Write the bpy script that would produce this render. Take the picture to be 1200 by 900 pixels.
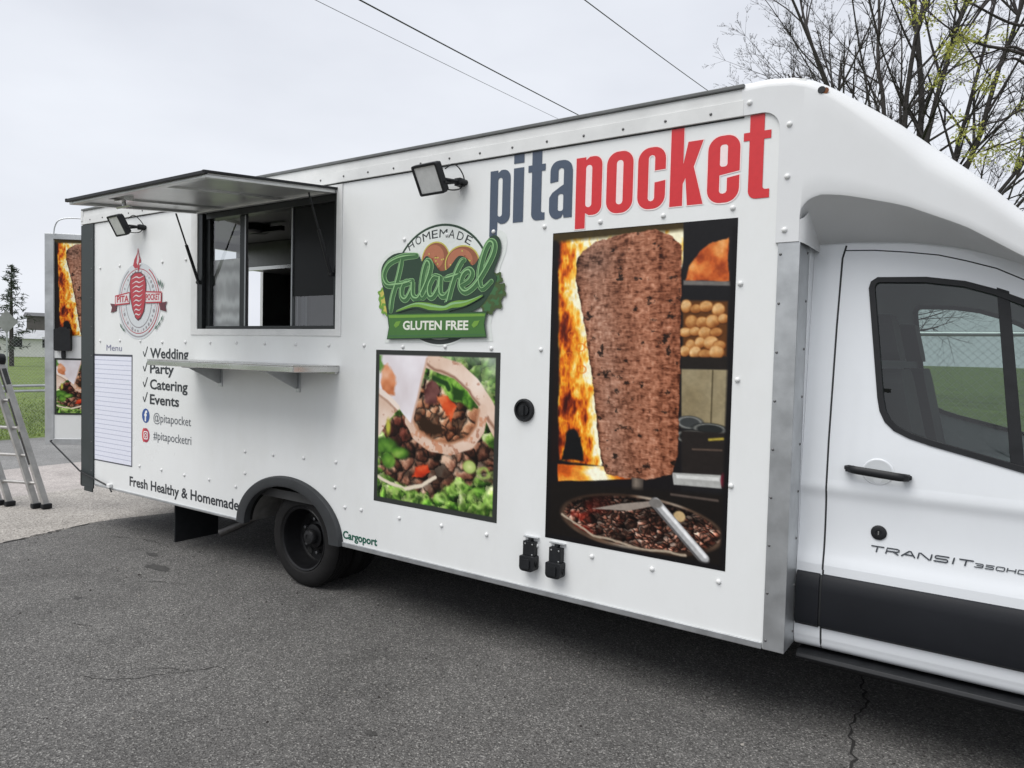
import bpy, bmesh, math, random
import numpy as np
from mathutils import Vector, Matrix
from mathutils.geometry import tessellate_polygon
for o in list(bpy.data.objects): bpy.data.objects.remove(o)
scene = bpy.context.scene
C = scene.collection
# ------------------------------------------------------------------ camera
cd = bpy.data.cameras.new('camera'); cam = bpy.data.objects.new('camera', cd); C.objects.link(cam)
CAM = Vector((0, -3.2, 1.645))
right = Vector((0.824271, 0.565665, 0.024494)); down = Vector((0.043425, -0.020026, -0.998856)); fwd = Vector((-0.564527, 0.824392, -0.041071))
cam.matrix_world = Matrix(((right.x, -down.x, -fwd.x, CAM.x), (right.y, -down.y, -fwd.y, CAM.y), (right.z, -down.z, -fwd.z, CAM.z), (0, 0, 0, 1)))
cd.sensor_width = 36; cd.lens = 25.5; cd.clip_start = .05; cd.clip_end = 3000
scene.camera = cam
scene.render.resolution_x = 1024; scene.render.resolution_y = 768
# ------------------------------------------------------------------ world: an overcast sky
SUN_EL, SUN_AZ = math.radians(59), math.radians(196)      # azimuth: from +Y towards +X
world = bpy.data.worlds.new('World'); scene.world = world; world.use_nodes = True
nt = world.node_tree; nt.nodes.clear()
def N(t, kind, **kw):
    n = t.nodes.new(kind)
    for k, v in kw.items():
        if hasattr(n, k): setattr(n, k, v)
        else: n.inputs[k].default_value = v
    return n
sky = N(nt, 'ShaderNodeTexSky', sky_type='NISHITA', sun_disc=False, sun_elevation=SUN_EL, sun_rotation=SUN_AZ, dust_density=4.0, air_density=1.5)
tc = N(nt, 'ShaderNodeTexCoord'); mp = N(nt, 'ShaderNodeMapping'); mp.inputs['Scale'].default_value = (1.2, 1.2, 3.2)
nz = N(nt, 'ShaderNodeTexNoise', Scale=1.6, Detail=5.0, Roughness=.5)
cr = N(nt, 'ShaderNodeValToRGB'); cr.color_ramp.elements[0].position = .3; cr.color_ramp.elements[0].color = (7.15, 7.42, 8.1, 1)
cr.color_ramp.elements[1].position = .72; cr.color_ramp.elements[1].color = (8.7, 9.0, 9.65, 1)
mx = N(nt, 'ShaderNodeMix', data_type='RGBA'); mx.inputs[0].default_value = .94
bg = N(nt, 'ShaderNodeBackground', Strength=.0615); wo = N(nt, 'ShaderNodeOutputWorld')
L = nt.links.new
L(tc.outputs['Generated'], mp.inputs[0]); L(mp.outputs[0], nz.inputs['Vector']); L(nz.outputs[0], cr.inputs[0])
L(sky.outputs[0], mx.inputs[6]); L(cr.outputs[0], mx.inputs[7]); L(mx.outputs[2], bg.inputs[0]); L(bg.outputs[0], wo.inputs[0])
# ------------------------------------------------------------------ sun behind cloud
sd = bpy.data.lights.new('sun', 'SUN'); sun = bpy.data.objects.new('sun', sd); C.objects.link(sun)
sd.energy = 1.5; sd.angle = math.radians(45); sd.color = (1, .985, .96)
sdir = Vector((math.sin(SUN_AZ)*math.cos(SUN_EL), math.cos(SUN_AZ)*math.cos(SUN_EL), math.sin(SUN_EL)))
sun.rotation_euler = (-sdir).to_track_quat('-Z', 'Y').to_euler(); sun.location = (0, -8, 12)
vs = scene.view_settings; vs.view_transform = 'Standard'; vs.look = 'None'; vs.exposure = 0.80; vs.gamma = 1
scene.render.engine = 'CYCLES'
# ------------------------------------------------------------------ materials
def srgb(*c):
    return tuple(((x/255)/12.92 if x/255 <= .04045 else ((x/255+.055)/1.055)**2.4) for x in c)
MATS = {}
def mat(name, col, rough=.5, metal=0., var=.0, vscale=8., bump=0., bscale=60., coat=0., col2=None, spec=.5, aniso=None):
    if name in MATS: return MATS[name]
    m = bpy.data.materials.new(name); m.use_nodes = True; MATS[name] = m
    t = m.node_tree; b = t.nodes['Principled BSDF']
    b.inputs['Base Color'].default_value = (*col, 1); b.inputs['Roughness'].default_value = rough; b.inputs['Metallic'].default_value = metal
    b.inputs['Coat Weight'].default_value = coat; b.inputs['Specular IOR Level'].default_value = spec
    co = t.nodes.new('ShaderNodeTexCoord')
    if var > 0:
        n = N(t, 'ShaderNodeTexNoise', Scale=vscale, Detail=6.0, Roughness=.6)
        r = t.nodes.new('ShaderNodeValToRGB'); r.color_ramp.elements[0].position = .3; r.color_ramp.elements[1].position = .7
        a = col2 or tuple(max(0, c*(1-var)) for c in col)
        r.color_ramp.elements[0].color = (*a, 1); r.color_ramp.elements[1].color = (*[min(1, c*(1+var*.4)) for c in col], 1)
        t.links.new(co.outputs['Object'], n.inputs['Vector']); t.links.new(n.outputs[0], r.inputs[0]); t.links.new(r.outputs[0], b.inputs['Base Color'])
        mr = N(t, 'ShaderNodeMapRange'); mr.inputs[3].default_value = max(.02, rough-.1); mr.inputs[4].default_value = min(1, rough+.12)
        t.links.new(n.outputs[0], mr.inputs[0]); t.links.new(mr.outputs[0], b.inputs['Roughness'])
    if bump > 0:
        n2 = N(t, 'ShaderNodeTexNoise', Scale=bscale, Detail=4.0); bp = N(t, 'ShaderNodeBump', Strength=bump, Distance=.01)
        if aniso:
            mpn = t.nodes.new('ShaderNodeMapping'); mpn.inputs['Scale'].default_value = aniso
            t.links.new(co.outputs['Object'], mpn.inputs[0]); t.links.new(mpn.outputs[0], n2.inputs['Vector'])
        else: t.links.new(co.outputs['Object'], n2.inputs['Vector'])
        t.links.new(n2.outputs[0], bp.inputs['Height']); t.links.new(bp.outputs[0], b.inputs['Normal'])
    return m
def glass(name, tint, refl=1.0, rough=.0, haze=0., base=.12):
    m = bpy.data.materials.new(name); m.use_nodes = True; MATS[name] = m; t = m.node_tree; t.nodes.clear()
    tr = N(t, 'ShaderNodeBsdfTransparent', Color=(*tint, 1)); gl = N(t, 'ShaderNodeBsdfGlossy', Roughness=rough, Color=(refl, refl, refl, 1))
    lw = N(t, 'ShaderNodeLayerWeight', Blend=.5); fr = N(t, 'ShaderNodeMath', operation='POWER'); fr.inputs[1].default_value = 4.0; t.links.new(lw.outputs['Facing'], fr.inputs[0]); mxs = t.nodes.new('ShaderNodeMixShader'); out = t.nodes.new('ShaderNodeOutputMaterial')
    ad = N(t, 'ShaderNodeMath', operation='MULTIPLY_ADD', use_clamp=True); ad.inputs[1].default_value = .9; ad.inputs[2].default_value = base
    co = t.nodes.new('ShaderNodeTexCoord'); n2 = N(t, 'ShaderNodeTexNoise', Scale=2.2, Detail=2.0); bp = N(t, 'ShaderNodeBump', Strength=.04, Distance=.02)
    t.links.new(co.outputs['Object'], n2.inputs['Vector']); t.links.new(n2.outputs[0], bp.inputs['Height']); t.links.new(bp.outputs[0], gl.inputs['Normal'])
    t.links.new(fr.outputs[0], ad.inputs[0]); t.links.new(ad.outputs[0], mxs.inputs[0]); t.links.new(tr.outputs[0], mxs.inputs[1]); t.links.new(gl.outputs[0], mxs.inputs[2])
    if haze:
        df = N(t, 'ShaderNodeBsdfDiffuse', Color=(.5, .52, .52, 1)); m2 = t.nodes.new('ShaderNodeMixShader'); m2.inputs[0].default_value = haze
        t.links.new(mxs.outputs[0], m2.inputs[1]); t.links.new(df.outputs[0], m2.inputs[2]); t.links.new(m2.outputs[0], out.inputs[0])
    else: t.links.new(mxs.outputs[0], out.inputs[0])
    return m
def painted_panel(name, base, dirt, rough):
    # white sheet metal: faint waviness, road film that thickens in streaks
    m = bpy.data.materials.new(name); m.use_nodes = True; MATS[name] = m; t = m.node_tree; b = t.nodes['Principled BSDF']
    co = t.nodes.new('ShaderNodeTexCoord')
    n1 = N(t, 'ShaderNodeTexNoise', Scale=.8, Detail=6.0, Roughness=.65)
    mp_ = t.nodes.new('ShaderNodeMapping'); mp_.inputs['Scale'].default_value = (1.6, 1.6, .8); n2 = N(t, 'ShaderNodeTexNoise', Scale=2.0, Detail=7.0, Roughness=.7)
    n3 = N(t, 'ShaderNodeTexNoise', Scale=240.0, Detail=2.0)
    t.links.new(co.outputs['Object'], n1.inputs['Vector']); t.links.new(co.outputs['Object'], mp_.inputs[0]); t.links.new(mp_.outputs[0], n2.inputs['Vector']); t.links.new(co.outputs['Object'], n3.inputs['Vector'])
    mu = N(t, 'ShaderNodeMath', operation='MULTIPLY'); t.links.new(n1.outputs[0], mu.inputs[0]); t.links.new(n2.outputs[0], mu.inputs[1])
    r = t.nodes.new('ShaderNodeValToRGB'); r.color_ramp.elements[0].position = .2; r.color_ramp.elements[0].color = (*base, 1); r.color_ramp.elements[1].position = .5; r.color_ramp.elements[1].color = (*dirt, 1)
    t.links.new(mu.outputs[0], r.inputs[0]); t.links.new(r.outputs[0], b.inputs['Base Color'])
    mr = N(t, 'ShaderNodeMapRange'); mr.inputs[1].default_value = .2; mr.inputs[2].default_value = .8; mr.inputs[3].default_value = rough-.08; mr.inputs[4].default_value = rough+.12
    t.links.new(n1.outputs[0], mr.inputs[0]); t.links.new(mr.outputs[0], b.inputs['Roughness'])
    n4 = N(t, 'ShaderNodeTexNoise', Scale=1.7, Detail=2.0); t.links.new(co.outputs['Object'], n4.inputs['Vector'])
    b1 = N(t, 'ShaderNodeBump', Strength=.2, Distance=.02); b2 = N(t, 'ShaderNodeBump', Strength=.02, Distance=.002)
    t.links.new(n4.outputs[0], b1.inputs['Height']); t.links.new(n3.outputs[0], b2.inputs['Height']); t.links.new(b1.outputs[0], b2.inputs['Normal']); t.links.new(b2.outputs[0], b.inputs['Normal'])
    return m
M_white = painted_panel('white_panel', (.78, .792, .785), (.715, .722, .705), .3)
M_cab = painted_panel('cab_paint', (.76, .785, .81), (.72, .74, .76), .2); M_cab.node_tree.nodes['Principled BSDF'].inputs['Coat Weight'].default_value = .6
M_fair = painted_panel('fibreglass', (.69, .70, .705), (.65, .655, .655), .42)
M_rail = mat('white_rail', (.72, .725, .715), .42, 0, .12, 5)
M_roofedge = mat('roof_edge_grey', (.13, .135, .135), .5, 0, .3, 14)
M_alu = mat('galvanised', (.55, .565, .575), .42, .85, .22, 7, .05, 30)
M_bright = mat('stainless', (.62, .62, .61), .26, 1., .15, 3, .03, 8, aniso=(1, 40, 40))
M_alusheet = mat('aluminium_sheet', (.5, .515, .51), .42, .75, .22, 4, .03, 12)
M_black = mat('black_plastic', (.013, .014, .016), .5, 0, .3, 20, .06, 300, spec=.35)
M_strip = mat('charcoal_trim', srgb(46, 53, 54), .55, 0, .25, 6)
M_clad = mat('cladding_plastic', srgb(24, 26, 31), .55, 0, .15, 5, .12, 900, spec=.3)
M_rubber = mat('tyre_rubber', (.013, .0125, .0125), .75, 0, .35, 12, .15, 120, spec=.25)
M_rim = mat('black_steel', (.006, .006, .007), .42, .1, .3, 30, spec=.35)
M_dark = mat('underbody', (.012, .012, .012), .85, 0, .4, 9)
M_seam = mat('seam_shadow_gap', (.03, .032, .034), .8)
M_frame = mat('bronze_window_frame', (.035, .038, .04), .38, .6, .2, 20)
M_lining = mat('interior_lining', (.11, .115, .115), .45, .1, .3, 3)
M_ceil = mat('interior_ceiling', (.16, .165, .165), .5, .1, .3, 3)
M_cabin = mat('cab_interior', (.022, .023, .025), .7, 0, .3, 15)
M_lens = mat('floodlight_glass', (.74, .75, .74), .12, 0, .1, 30)
M_rivw = mat('rivet_white', (.74, .745, .735), .35)
M_rivd = mat('rivet_dark', (.14, .14, .14), .45, .5)
M_ladder = mat('ladder_aluminium', (.52, .51, .49), .45, .8, .3, 9, .05, 60)
M_pane = glass('tinted_window', (.42, .45, .46), .9, .0)
M_clear = glass('clear_window', (.8, .83, .83), .8)
M_cabglass = glass('cab_window', (.56, .63, .605), .9, .0, 0., .07)
M_orange = mat('rust', (.22, .08, .03), .8, 0, .5, 60)
# ------------------------------------------------------------------ mesh builder
class MB:
    def __init__(s): s.v = []; s.f = []; s.m = []
    def add(s, vs_, fs_, mi=0):
        o = len(s.v); s.v += [tuple(v) for v in vs_]; s.f += [tuple(i+o for i in f) for f in fs_]; s.m += [mi]*len(fs_); return s
    def box(s, x0, x1, y0, y1, z0, z1, mi=0):
        return s.add([(x, y, z) for z in (z0, z1) for y in (y0, y1) for x in (x0, x1)], [(0, 2, 3, 1), (4, 5, 7, 6), (0, 1, 5, 4), (2, 6, 7, 3), (0, 4, 6, 2), (1, 3, 7, 5)], mi)
    def tube(s, pts, r, n=8, mi=0, cap=True):
        P = [Vector(p) for p in pts]; rs = r if isinstance(r, (list, tuple)) else [r]*len(P)
        t0 = (P[1]-P[0]).normalized(); a = t0.orthogonal().normalized(); vs_ = []
        for i, p in enumerate(P):
            t = (P[min(i+1, len(P)-1)]-P[max(i-1, 0)]).normalized()
            a = (a-t*a.dot(t)); a = a.normalized() if a.length > 1e-6 else t.orthogonal().normalized(); b = t.cross(a)
            for k in range(n):
                an = 2*math.pi*k/n; vs_.append(p+(a*math.cos(an)+b*math.sin(an))*rs[i])
        fs = [(i*n+k, i*n+(k+1) % n, (i+1)*n+(k+1) % n, (i+1)*n+k) for i in range(len(P)-1) for k in range(n)]
        if cap: fs += [tuple(range(n-1, -1, -1)), tuple(range((len(P)-1)*n, len(P)*n))]
        return s.add(vs_, fs, mi)
    def beam(s, a, b, w, h, up=(0, 0, 1), mi=0):
        a, b = Vector(a), Vector(b); t = (b-a).normalized(); u = Vector(up); u = (u-t*u.dot(t)).normalized(); r = t.cross(u)
        vs_ = [p+r*(w/2*i)+u*(h/2*j) for p in (a, b) for i, j in ((-1, -1), (1, -1), (1, 1), (-1, 1))]
        return s.add(vs_, [(0, 3, 2, 1), (4, 5, 6, 7), (0, 1, 5, 4), (1, 2, 6, 5), (2, 3, 7, 6), (3, 0, 4, 7)], mi)
    def lathe(s, prof, c, axis='y', n=40, mi=0):     # prof: (radius, offset along axis)
        vs_ = []
        for r, h in prof:
            for k in range(n):
                an = 2*math.pi*k/n; a, b = r*math.cos(an), r*math.sin(an)
                vs_.append((c[0]+a, c[1]+h, c[2]+b) if axis == 'y' else ((c[0]+a, c[1]+b, c[2]+h) if axis == 'z' else (c[0]+h, c[1]+a, c[2]+b)))
        return s.add(vs_, [(i*n+k, (i+1)*n+k, (i+1)*n+(k+1) % n, i*n+(k+1) % n) for i in range(len(prof)-1) for k in range(n)], mi)
    def sheet(s, contours, fn, mi=0):                 # flat shape with holes, fn(a,b) -> xyz
        flat = [p for c in contours for p in c]
        tris = tessellate_polygon([[Vector((p[0], p[1], 0)) for p in c] for c in contours])
        return s.add([fn(*p) for p in flat], [tuple(t) for t in tris], mi)
    def plate(s, contours, fn, c0, c1, mi=0, mb=None, mr=None):   # fn(a,b,c)
        s.sheet(contours, lambda a, b: fn(a, b, c0), mi); s.sheet(contours, lambda a, b: fn(a, b, c1), mi if mb is None else mb)
        for c in contours:
            n = len(c); s.add([fn(*p, c0) for p in c]+[fn(*p, c1) for p in c], [(i, (i+1) % n, n+(i+1) % n, n+i) for i in range(n)], mi if mr is None else mr)
        return s
    def loft(s, rows, mi=0, close=False):
        n = len(rows[0]); k = n if close else n-1
        return s.add([p for r in rows for p in r], [(i*n+j, i*n+(j+1) % n, (i+1)*n+(j+1) % n, (i+1)*n+j) for i in range(len(rows)-1) for j in range(k)], mi)
    def mesh(s, name, mats, smooth=None):
        me = bpy.data.meshes.new(name); me.from_pydata(s.v, [], s.f); me.validate()
        for m_ in (mats if isinstance(mats, (list, tuple)) else [mats]): me.materials.append(m_)
        if len(me.polygons) == len(s.m): me.polygons.foreach_set('material_index', s.m)
        bm = bmesh.new(); bm.from_mesh(me); bmesh.ops.remove_doubles(bm, verts=bm.verts, dist=1e-5); bmesh.ops.recalc_face_normals(bm, faces=bm.faces); bm.to_mesh(me); bm.free()
        if smooth is not None:
            me.polygons.foreach_set('use_smooth', [True]*len(me.polygons)); me.set_sharp_from_angle(angle=math.radians(smooth))
        me.update(); return me
    def build(s, name, mats, parent=None, smooth=None, bevel=0, seg=2):
        o = link(name, s.mesh(name, mats, smooth), parent)
        if bevel:
            b = o.modifiers.new('bevel', 'BEVEL'); b.width = bevel; b.segments = seg; b.limit_method = 'ANGLE'; b.angle_limit = math.radians(40); b.harden_normals = False
        return o
def link(name, me, parent=None, loc=None, rot=None, scale=None):
    o = bpy.data.objects.new(name, me); C.objects.link(o)
    if loc is not None: o.location = loc
    if rot is not None: o.rotation_euler = rot
    if scale is not None: o.scale = scale
    if parent is not None:
        o.parent = parent
        if parent.type == 'EMPTY' and parent.get('base'): o.matrix_parent_inverse = Matrix.Translation(-Vector(parent.location))
    return o
def thing(name, label, cat, loc=(0, 0, 0), group=None):
    o = bpy.data.objects.new(name, None); C.objects.link(o); o.location = loc; o.empty_display_size = .2; o['base'] = 1
    return tag(o, label, cat, group)
def tag(o, label, cat, group=None):
    o['label'] = label; o['category'] = cat
    if group: o['group'] = group
    return o
def struct(o): o['kind'] = 'structure'; return o
def arc(cx, cz, rx, rz, a0, a1, n): return [(cx+rx*math.cos(math.radians(a0+(a1-a0)*i/n)), cz+rz*math.sin(math.radians(a0+(a1-a0)*i/n))) for i in range(n+1)]
def rrect(x0, x1, z0, z1, r, n=6):
    r = r if isinstance(r, (list, tuple)) else [r]*4       # bl, br, tr, tl
    out = []
    for (cx, cz, a), q in zip(((x0, z0, 180), (x1, z0, 270), (x1, z1, 0), (x0, z1, 90)), r):
        sx = 1 if cx == x0 else -1; sz = 1 if cz == z0 else -1
        out += arc(cx+sx*q, cz+sz*q, q, q, a, a+90, n) if q > 0 else [(cx, cz)]
    return out
def smooth_path(pts, n=6):                                   # Catmull-Rom through the points
    P = [Vector(p) for p in pts]; out = []
    for i in range(len(P)-1):
        a, b, c, d = P[max(i-1, 0)], P[i], P[i+1], P[min(i+2, len(P)-1)]
        for k in range(n):
            t = k/n; out.append(.5*((2*b)+(c-a)*t+(2*a-5*b+4*c-d)*t*t+(3*b-a-3*c+d)*t**3))
    return out+[P[-1]]
def interp(x, tab): return float(np.interp(x, [a for a, _ in tab], [b for _, b in tab]))
random.seed(4)
# ================================================================== GROUND
def ground_mat(name, base, dark, light, grain, bump, stain=.5, aggregate=.5):
    m = bpy.data.materials.new(name); m.use_nodes = True; t = m.node_tree; b = t.nodes['Principled BSDF']; co = t.nodes.new('ShaderNodeTexCoord')
    vo = N(t, 'ShaderNodeTexVoronoi', Scale=grain); n1 = N(t, 'ShaderNodeTexNoise', Scale=grain*.6, Detail=5.0, Roughness=.7); n2 = N(t, 'ShaderNodeTexNoise', Scale=.55, Detail=8.0, Roughness=.65); n3 = N(t, 'ShaderNodeTexNoise', Scale=6.0, Detail=6.0, Roughness=.7)
    for n in (vo, n1, n2, n3): t.links.new(co.outputs['Object'], n.inputs['Vector'])
    sp = t.nodes.new('ShaderNodeSeparateColor'); t.links.new(vo.outputs['Color'], sp.inputs[0])
    r = t.nodes.new('ShaderNodeValToRGB'); e = r.color_ramp.elements; e[0].position = .0; e[0].color = (*dark, 1); e[1].position = 1; e[1].color = (*light, 1); k = e.new(.5); k.color = (*base, 1); k = e.new(.84); k.color = (*[c*1.18 for c in base], 1)
    t.links.new(sp.outputs[0], r.inputs[0])
    mx1 = N(t, 'ShaderNodeMix', data_type='RGBA'); mx1.inputs[0].default_value = 1-aggregate; mx1.inputs[7].default_value = (*base, 1); t.links.new(r.outputs[0], mx1.inputs[6])
    def mul(col, fac, lo, hi, a=.3, b_=.7):
        mr = N(t, 'ShaderNodeMapRange'); mr.inputs[1].default_value = a; mr.inputs[2].default_value = b_; mr.inputs[3].default_value = lo; mr.inputs[4].default_value = hi; t.links.new(fac, mr.inputs[0])
        vm = N(t, 'ShaderNodeVectorMath', operation='SCALE'); t.links.new(col, vm.inputs[0]); t.links.new(mr.outputs[0], vm.inputs['Scale']); return vm.outputs[0]
    n5 = N(t, 'ShaderNodeTexNoise', Scale=.9, Detail=5.0, Roughness=.62, Distortion=.6); t.links.new(co.outputs['Object'], n5.inputs['Vector'])
    c = mul(mx1.outputs[2], n1.outputs[0], .62, 1.38); c = mul(c, n5.outputs[0], 1.0, 1-.4*stain, .56, .74); c = mul(c, n2.outputs[0], 1-stain*.4, 1+stain*.3); c = mul(c, n3.outputs[0], .88, 1.12)
    t.links.new(c, b.inputs['Base Color']); b.inputs['Roughness'].default_value = .88
    ma = N(t, 'ShaderNodeMath', operation='ADD'); t.links.new(vo.outputs['Distance'], ma.inputs[0]); t.links.new(n1.outputs[0], ma.inputs[1])
    bp = N(t, 'ShaderNodeBump', Strength=bump, Distance=.004); t.links.new(ma.outputs[0], bp.inputs['Height']); t.links.new(bp.outputs[0], b.inputs['Normal'])
    return m
M_asphalt = ground_mat('asphalt', (.124, .120, .114), (.038, .036, .034), (.34, .33, .31), 160, 1.0, .75, .95)
M_oldasphalt = ground_mat('old_asphalt', (.20, .198, .192), (.12, .12, .118), (.3, .295, .285), 120, .6, .5, .7)
M_pad = ground_mat('worn_concrete', (.36, .335, .305), (.2, .185, .165), (.52, .49, .45), 95, .7, .7, .85)
M_pad2 = ground_mat('pink_concrete', (.40, .365, .345), (.26, .235, .22), (.5, .465, .44), 110, .4, .6, .5)
M_grass = ground_mat('turf', (.105, .158, .02), (.05, .085, .01), (.21, .235, .05), 30, .8, 1.0, .9)
M_crack = mat('crack_dirt', (.02, .019, .018), .95)
def slab(name, pts, z, m): return struct(MB().sheet([pts], lambda a, b: (a, b, z)).build(name, m))
slab('grass_field', [(-900, -900), (900, -900), (900, 900), (-900, 900)], -.02, M_grass)
lot = slab('lot_pavement', [(-14, -40), (30, -40), (30, 4.6), (-13.9, 4.6)], -.012, M_oldasphalt)
rnd = random.Random(2)
def wavy(a, b, n, amp): return [(a[0]+(b[0]-a[0])*i/n+rnd.uniform(-amp, amp), a[1]+(b[1]-a[1])*i/n+rnd.uniform(-amp, amp)) for i in range(n+1)]
slab('pavement_pad', wavy((-10.67, -16), (-10.66, 3.9), 40, .012)+[(-8.68, 3.9)]+wavy((-8.68, 3.9), (-8.6, -16), 60, .02), -.008, M_pad2)
slab('gravel_pavement', wavy((-8.69, -16), (-8.7, 4.2), 60, .02)+[(-6.6, 4.2), (-6.5, -16)], -.004, M_pad)
edge = [(-6.2, -16), (-6.5, -8), (-6.62, -3), (-6.66, -1.6)]+[(x+rnd.uniform(-.025, .025), y) for x, y in [(-6.7, -1.2), (-6.69, -.95), (-6.72, -.71), (-6.77, -.5), (-6.8, -.26), (-6.86, -.05), (-6.91, .15), (-6.9, .3), (-6.82, .5), (-6.76, .82), (-6.8, 1.2), (-6.85, 1.7), (-6.8, 2.4)]]+[(-6.7, 4.2)]
asphalt = slab('asphalt_lot', edge+[(30, 4.3), (30, -38), (-6, -38)], 0, M_asphalt)
def crack(pts, w, z, parent, seed):
    r = random.Random(seed); P = [Vector((*p, z)) for p in pts]; Q = []
    for a, b in zip(P[:-1], P[1:]):
        k = max(2, int((b-a).length/.035)); nrm = Vector((-(b-a).y, (b-a).x, 0)).normalized()
        Q += [a+(b-a)*(i/k)+nrm*r.uniform(-.014, .014) for i in range(k)]
    Q.append(P[-1]); rows = []
    for i, p in enumerate(Q):
        t = (Q[min(i+1, len(Q)-1)]-Q[max(i-1, 0)]).normalized(); nrm = Vector((-t.y, t.x, 0)); ww = w*r.uniform(.35, 1.1)*min(1, .25+min(i, len(Q)-1-i)/4)
        rows.append((p+nrm*ww, p-nrm*ww))
    o = MB().loft(rows).build('crack', M_crack, parent); o['kind'] = 'structure'
crack([(-3.75, -1.5), (-3.55, -1.4), (-3.45, -1.26), (-3.3, -1.03), (-3.2, -.98)], .0035, .003, asphalt, 1)
crack([(-3.62, -1.3), (-3.45, -1.16), (-3.3, -1.1)], .0022, .003, asphalt, 2)
crack([(-.58, 1.0), (-.5, .62), (-.53, .35), (-.46, .06), (-.5, -.3), (-.42, -.9), (-.5, -1.6)], .007, .003, asphalt, 3)
crack([(-6.66, -1.6), (-6.69, -.95), (-6.74, -.6), (-6.81, -.26), (-6.87, 0), (-6.92, .2)], .014, .004, asphalt, 4)
crack([(-4.95, -.55), (-4.75, -.42), (-4.6, -.38)], .004, .003, asphalt, 5)
crack([(-4.5, -1.2), (-4.35, -1.12)], .004, .003, asphalt, 6)
crack([(-6.3, -.05), (-6.0, .08), (-5.7, .1)], .005, .003, asphalt, 7)
M_stain = mat('damp_stain', (.055, .053, .05), .8, 0, .5, 30, .4, 120)
def stain(cx, cy, rx, ry, seed):
    r = random.Random(seed); ph = [r.uniform(0, 6.28) for _ in range(4)]
    pts = [(cx+rx*(1+.18*math.sin(3*a+ph[0])+.12*math.sin(5*a+ph[1])+.1*math.sin(9*a+ph[2]))*math.cos(a), cy+ry*(1+.18*math.sin(4*a+ph[3])+.1*math.sin(7*a+ph[1]))*math.sin(a)) for a in [i*6.283/40 for i in range(40)]]
    o = MB().sheet([pts], lambda a, b: (a, b, .0022)).build('oil_stain', M_stain, asphalt); o['kind'] = 'structure'
stain(-5.15, -.28, .13, .05, 3); stain(-5.5, -.12, .07, .03, 5); stain(-4.9, -.95, .035, .02, 6); stain(-2.2, -1.0, .03, .02, 8)
# grit and crumbs lying about
mb = MB(); r = random.Random(9)
for i in range(900):
    x = r.uniform(-7.5, .3); y = -abs(r.gauss(0, 1.1))+.4; s_ = r.uniform(.002, .006)*(1.6 if r.random() < .12 else 1)
    vs_ = [(x+s_*a*r.uniform(.6, 1.3), y+s_*b*r.uniform(.6, 1.3), max(.001, s_*c)) for a, b, c in ((1, 0, .2), (0, 1, .2), (-1, 0, .2), (0, -1, .2), (0, 0, 1.1))]
    mb.add(vs_, [(0, 1, 4), (1, 2, 4), (2, 3, 4), (3, 0, 4), (3, 2, 1, 0)], r.choice((0, 0, 1)))
g = mb.build('grit', [mat('grit_dark', (.03, .026, .024), .9), mat('grit_pale', (.3, .28, .25), .9)]); g['kind'] = 'stuff'; tag(g, 'loose grit and crumbs scattered over the grey asphalt', 'grit')
# ================================================================== FOOD TRUCK
XR, XF, W, ZB, ZS, ZT = -6.87, -.75, 2.25, .393, 2.703, 2.842
truck = thing('food_truck', 'white box food truck with pita pocket lettering and raised serving hatch', 'food truck', (-3.2, 1.12, 0))
XZ = lambda y: (lambda a, b: (a, y, b))
XYZ = lambda a, b, c: (a, c, b)
WX0, WX1, WZ0, WZ1 = -5.10, -3.572, 1.778, 2.645                   # serving opening
arch = arc(-4.02, .393, .49, .325, 180, 0, 28)
outer = [(XR, ZB)]+arch+[(XF, ZB), (XF, ZT-.02), (XR, ZT-.02)]
hole = [(WX0, WZ0), (WX1, WZ0), (WX1, WZ1), (WX0, WZ1)]
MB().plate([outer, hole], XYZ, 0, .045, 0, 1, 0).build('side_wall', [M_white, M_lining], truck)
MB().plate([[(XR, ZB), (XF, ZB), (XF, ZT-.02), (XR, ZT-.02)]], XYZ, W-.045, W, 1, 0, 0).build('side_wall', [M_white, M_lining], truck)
DY0, DY1, DZ0, DZ1 = .75, 1.86, .70, 2.66                            # rear doorway
MB().plate([[(.045, ZB), (W-.045, ZB), (W-.045, ZT-.02), (.045, ZT-.02)], [(DY0, DZ0), (DY1, DZ0), (DY1, DZ1), (DY0, DZ1)]], lambda a, b, c: (c, a, b), XR+.001, XR+.045, 0, 1, 0).build('rear_wall', [M_white, M_lining], truck)
MB().plate([[(.045, ZB), (W-.045, ZB), (W-.045, ZT-.02), (.045, ZT-.02)]], lambda a, b, c: (c, a, b), XF-.045, XF-.001, 1, 0, 0).build('front_wall', [M_white, M_lining], truck)
MB().box(XR, -1.0, -.02, W+.02, ZT-.0205, ZT-.002, 0).build('roof', [M_roofedge], truck, bevel=.004)
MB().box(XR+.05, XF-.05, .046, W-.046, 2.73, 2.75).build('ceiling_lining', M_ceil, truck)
MB().box(XR+.046, XF-.046, .046, W-.046, .60, .66).build('floor_deck', mat('deck', (.06, .06, .06), .6, .2, .3, 10), truck)
# top rail, two folds
rl = MB(); rl.box(XR-.012, -1.0, -.014, -.001, ZS, 2.772); rl.box(XR-.012, -1.0, -.009, -.001, 2.7725, ZT-.021); rl.build('top_rail', M_rail, truck, bevel=.002)
MB().box(XR-.004, -1.0, -.003, -.0005, ZS-.006, ZS-.0005).build('rail_seam', M_seam, truck)
MB().box(XR-.014, XR+.03, -.019, .3, ZT-.12, ZT+.004).build('corner_cap', M_rail, truck, bevel=.012)
# bottom edge trim
bt = MB(); bt.box(-3.50, -.838, -.010, -.0006, ZB-.004, ZB+.026); bt.box(-6.64, -4.55, -.010, -.0006, ZB-.004, ZB+.014); bt.build('bottom_trim', M_alu, truck, bevel=.003)
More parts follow.
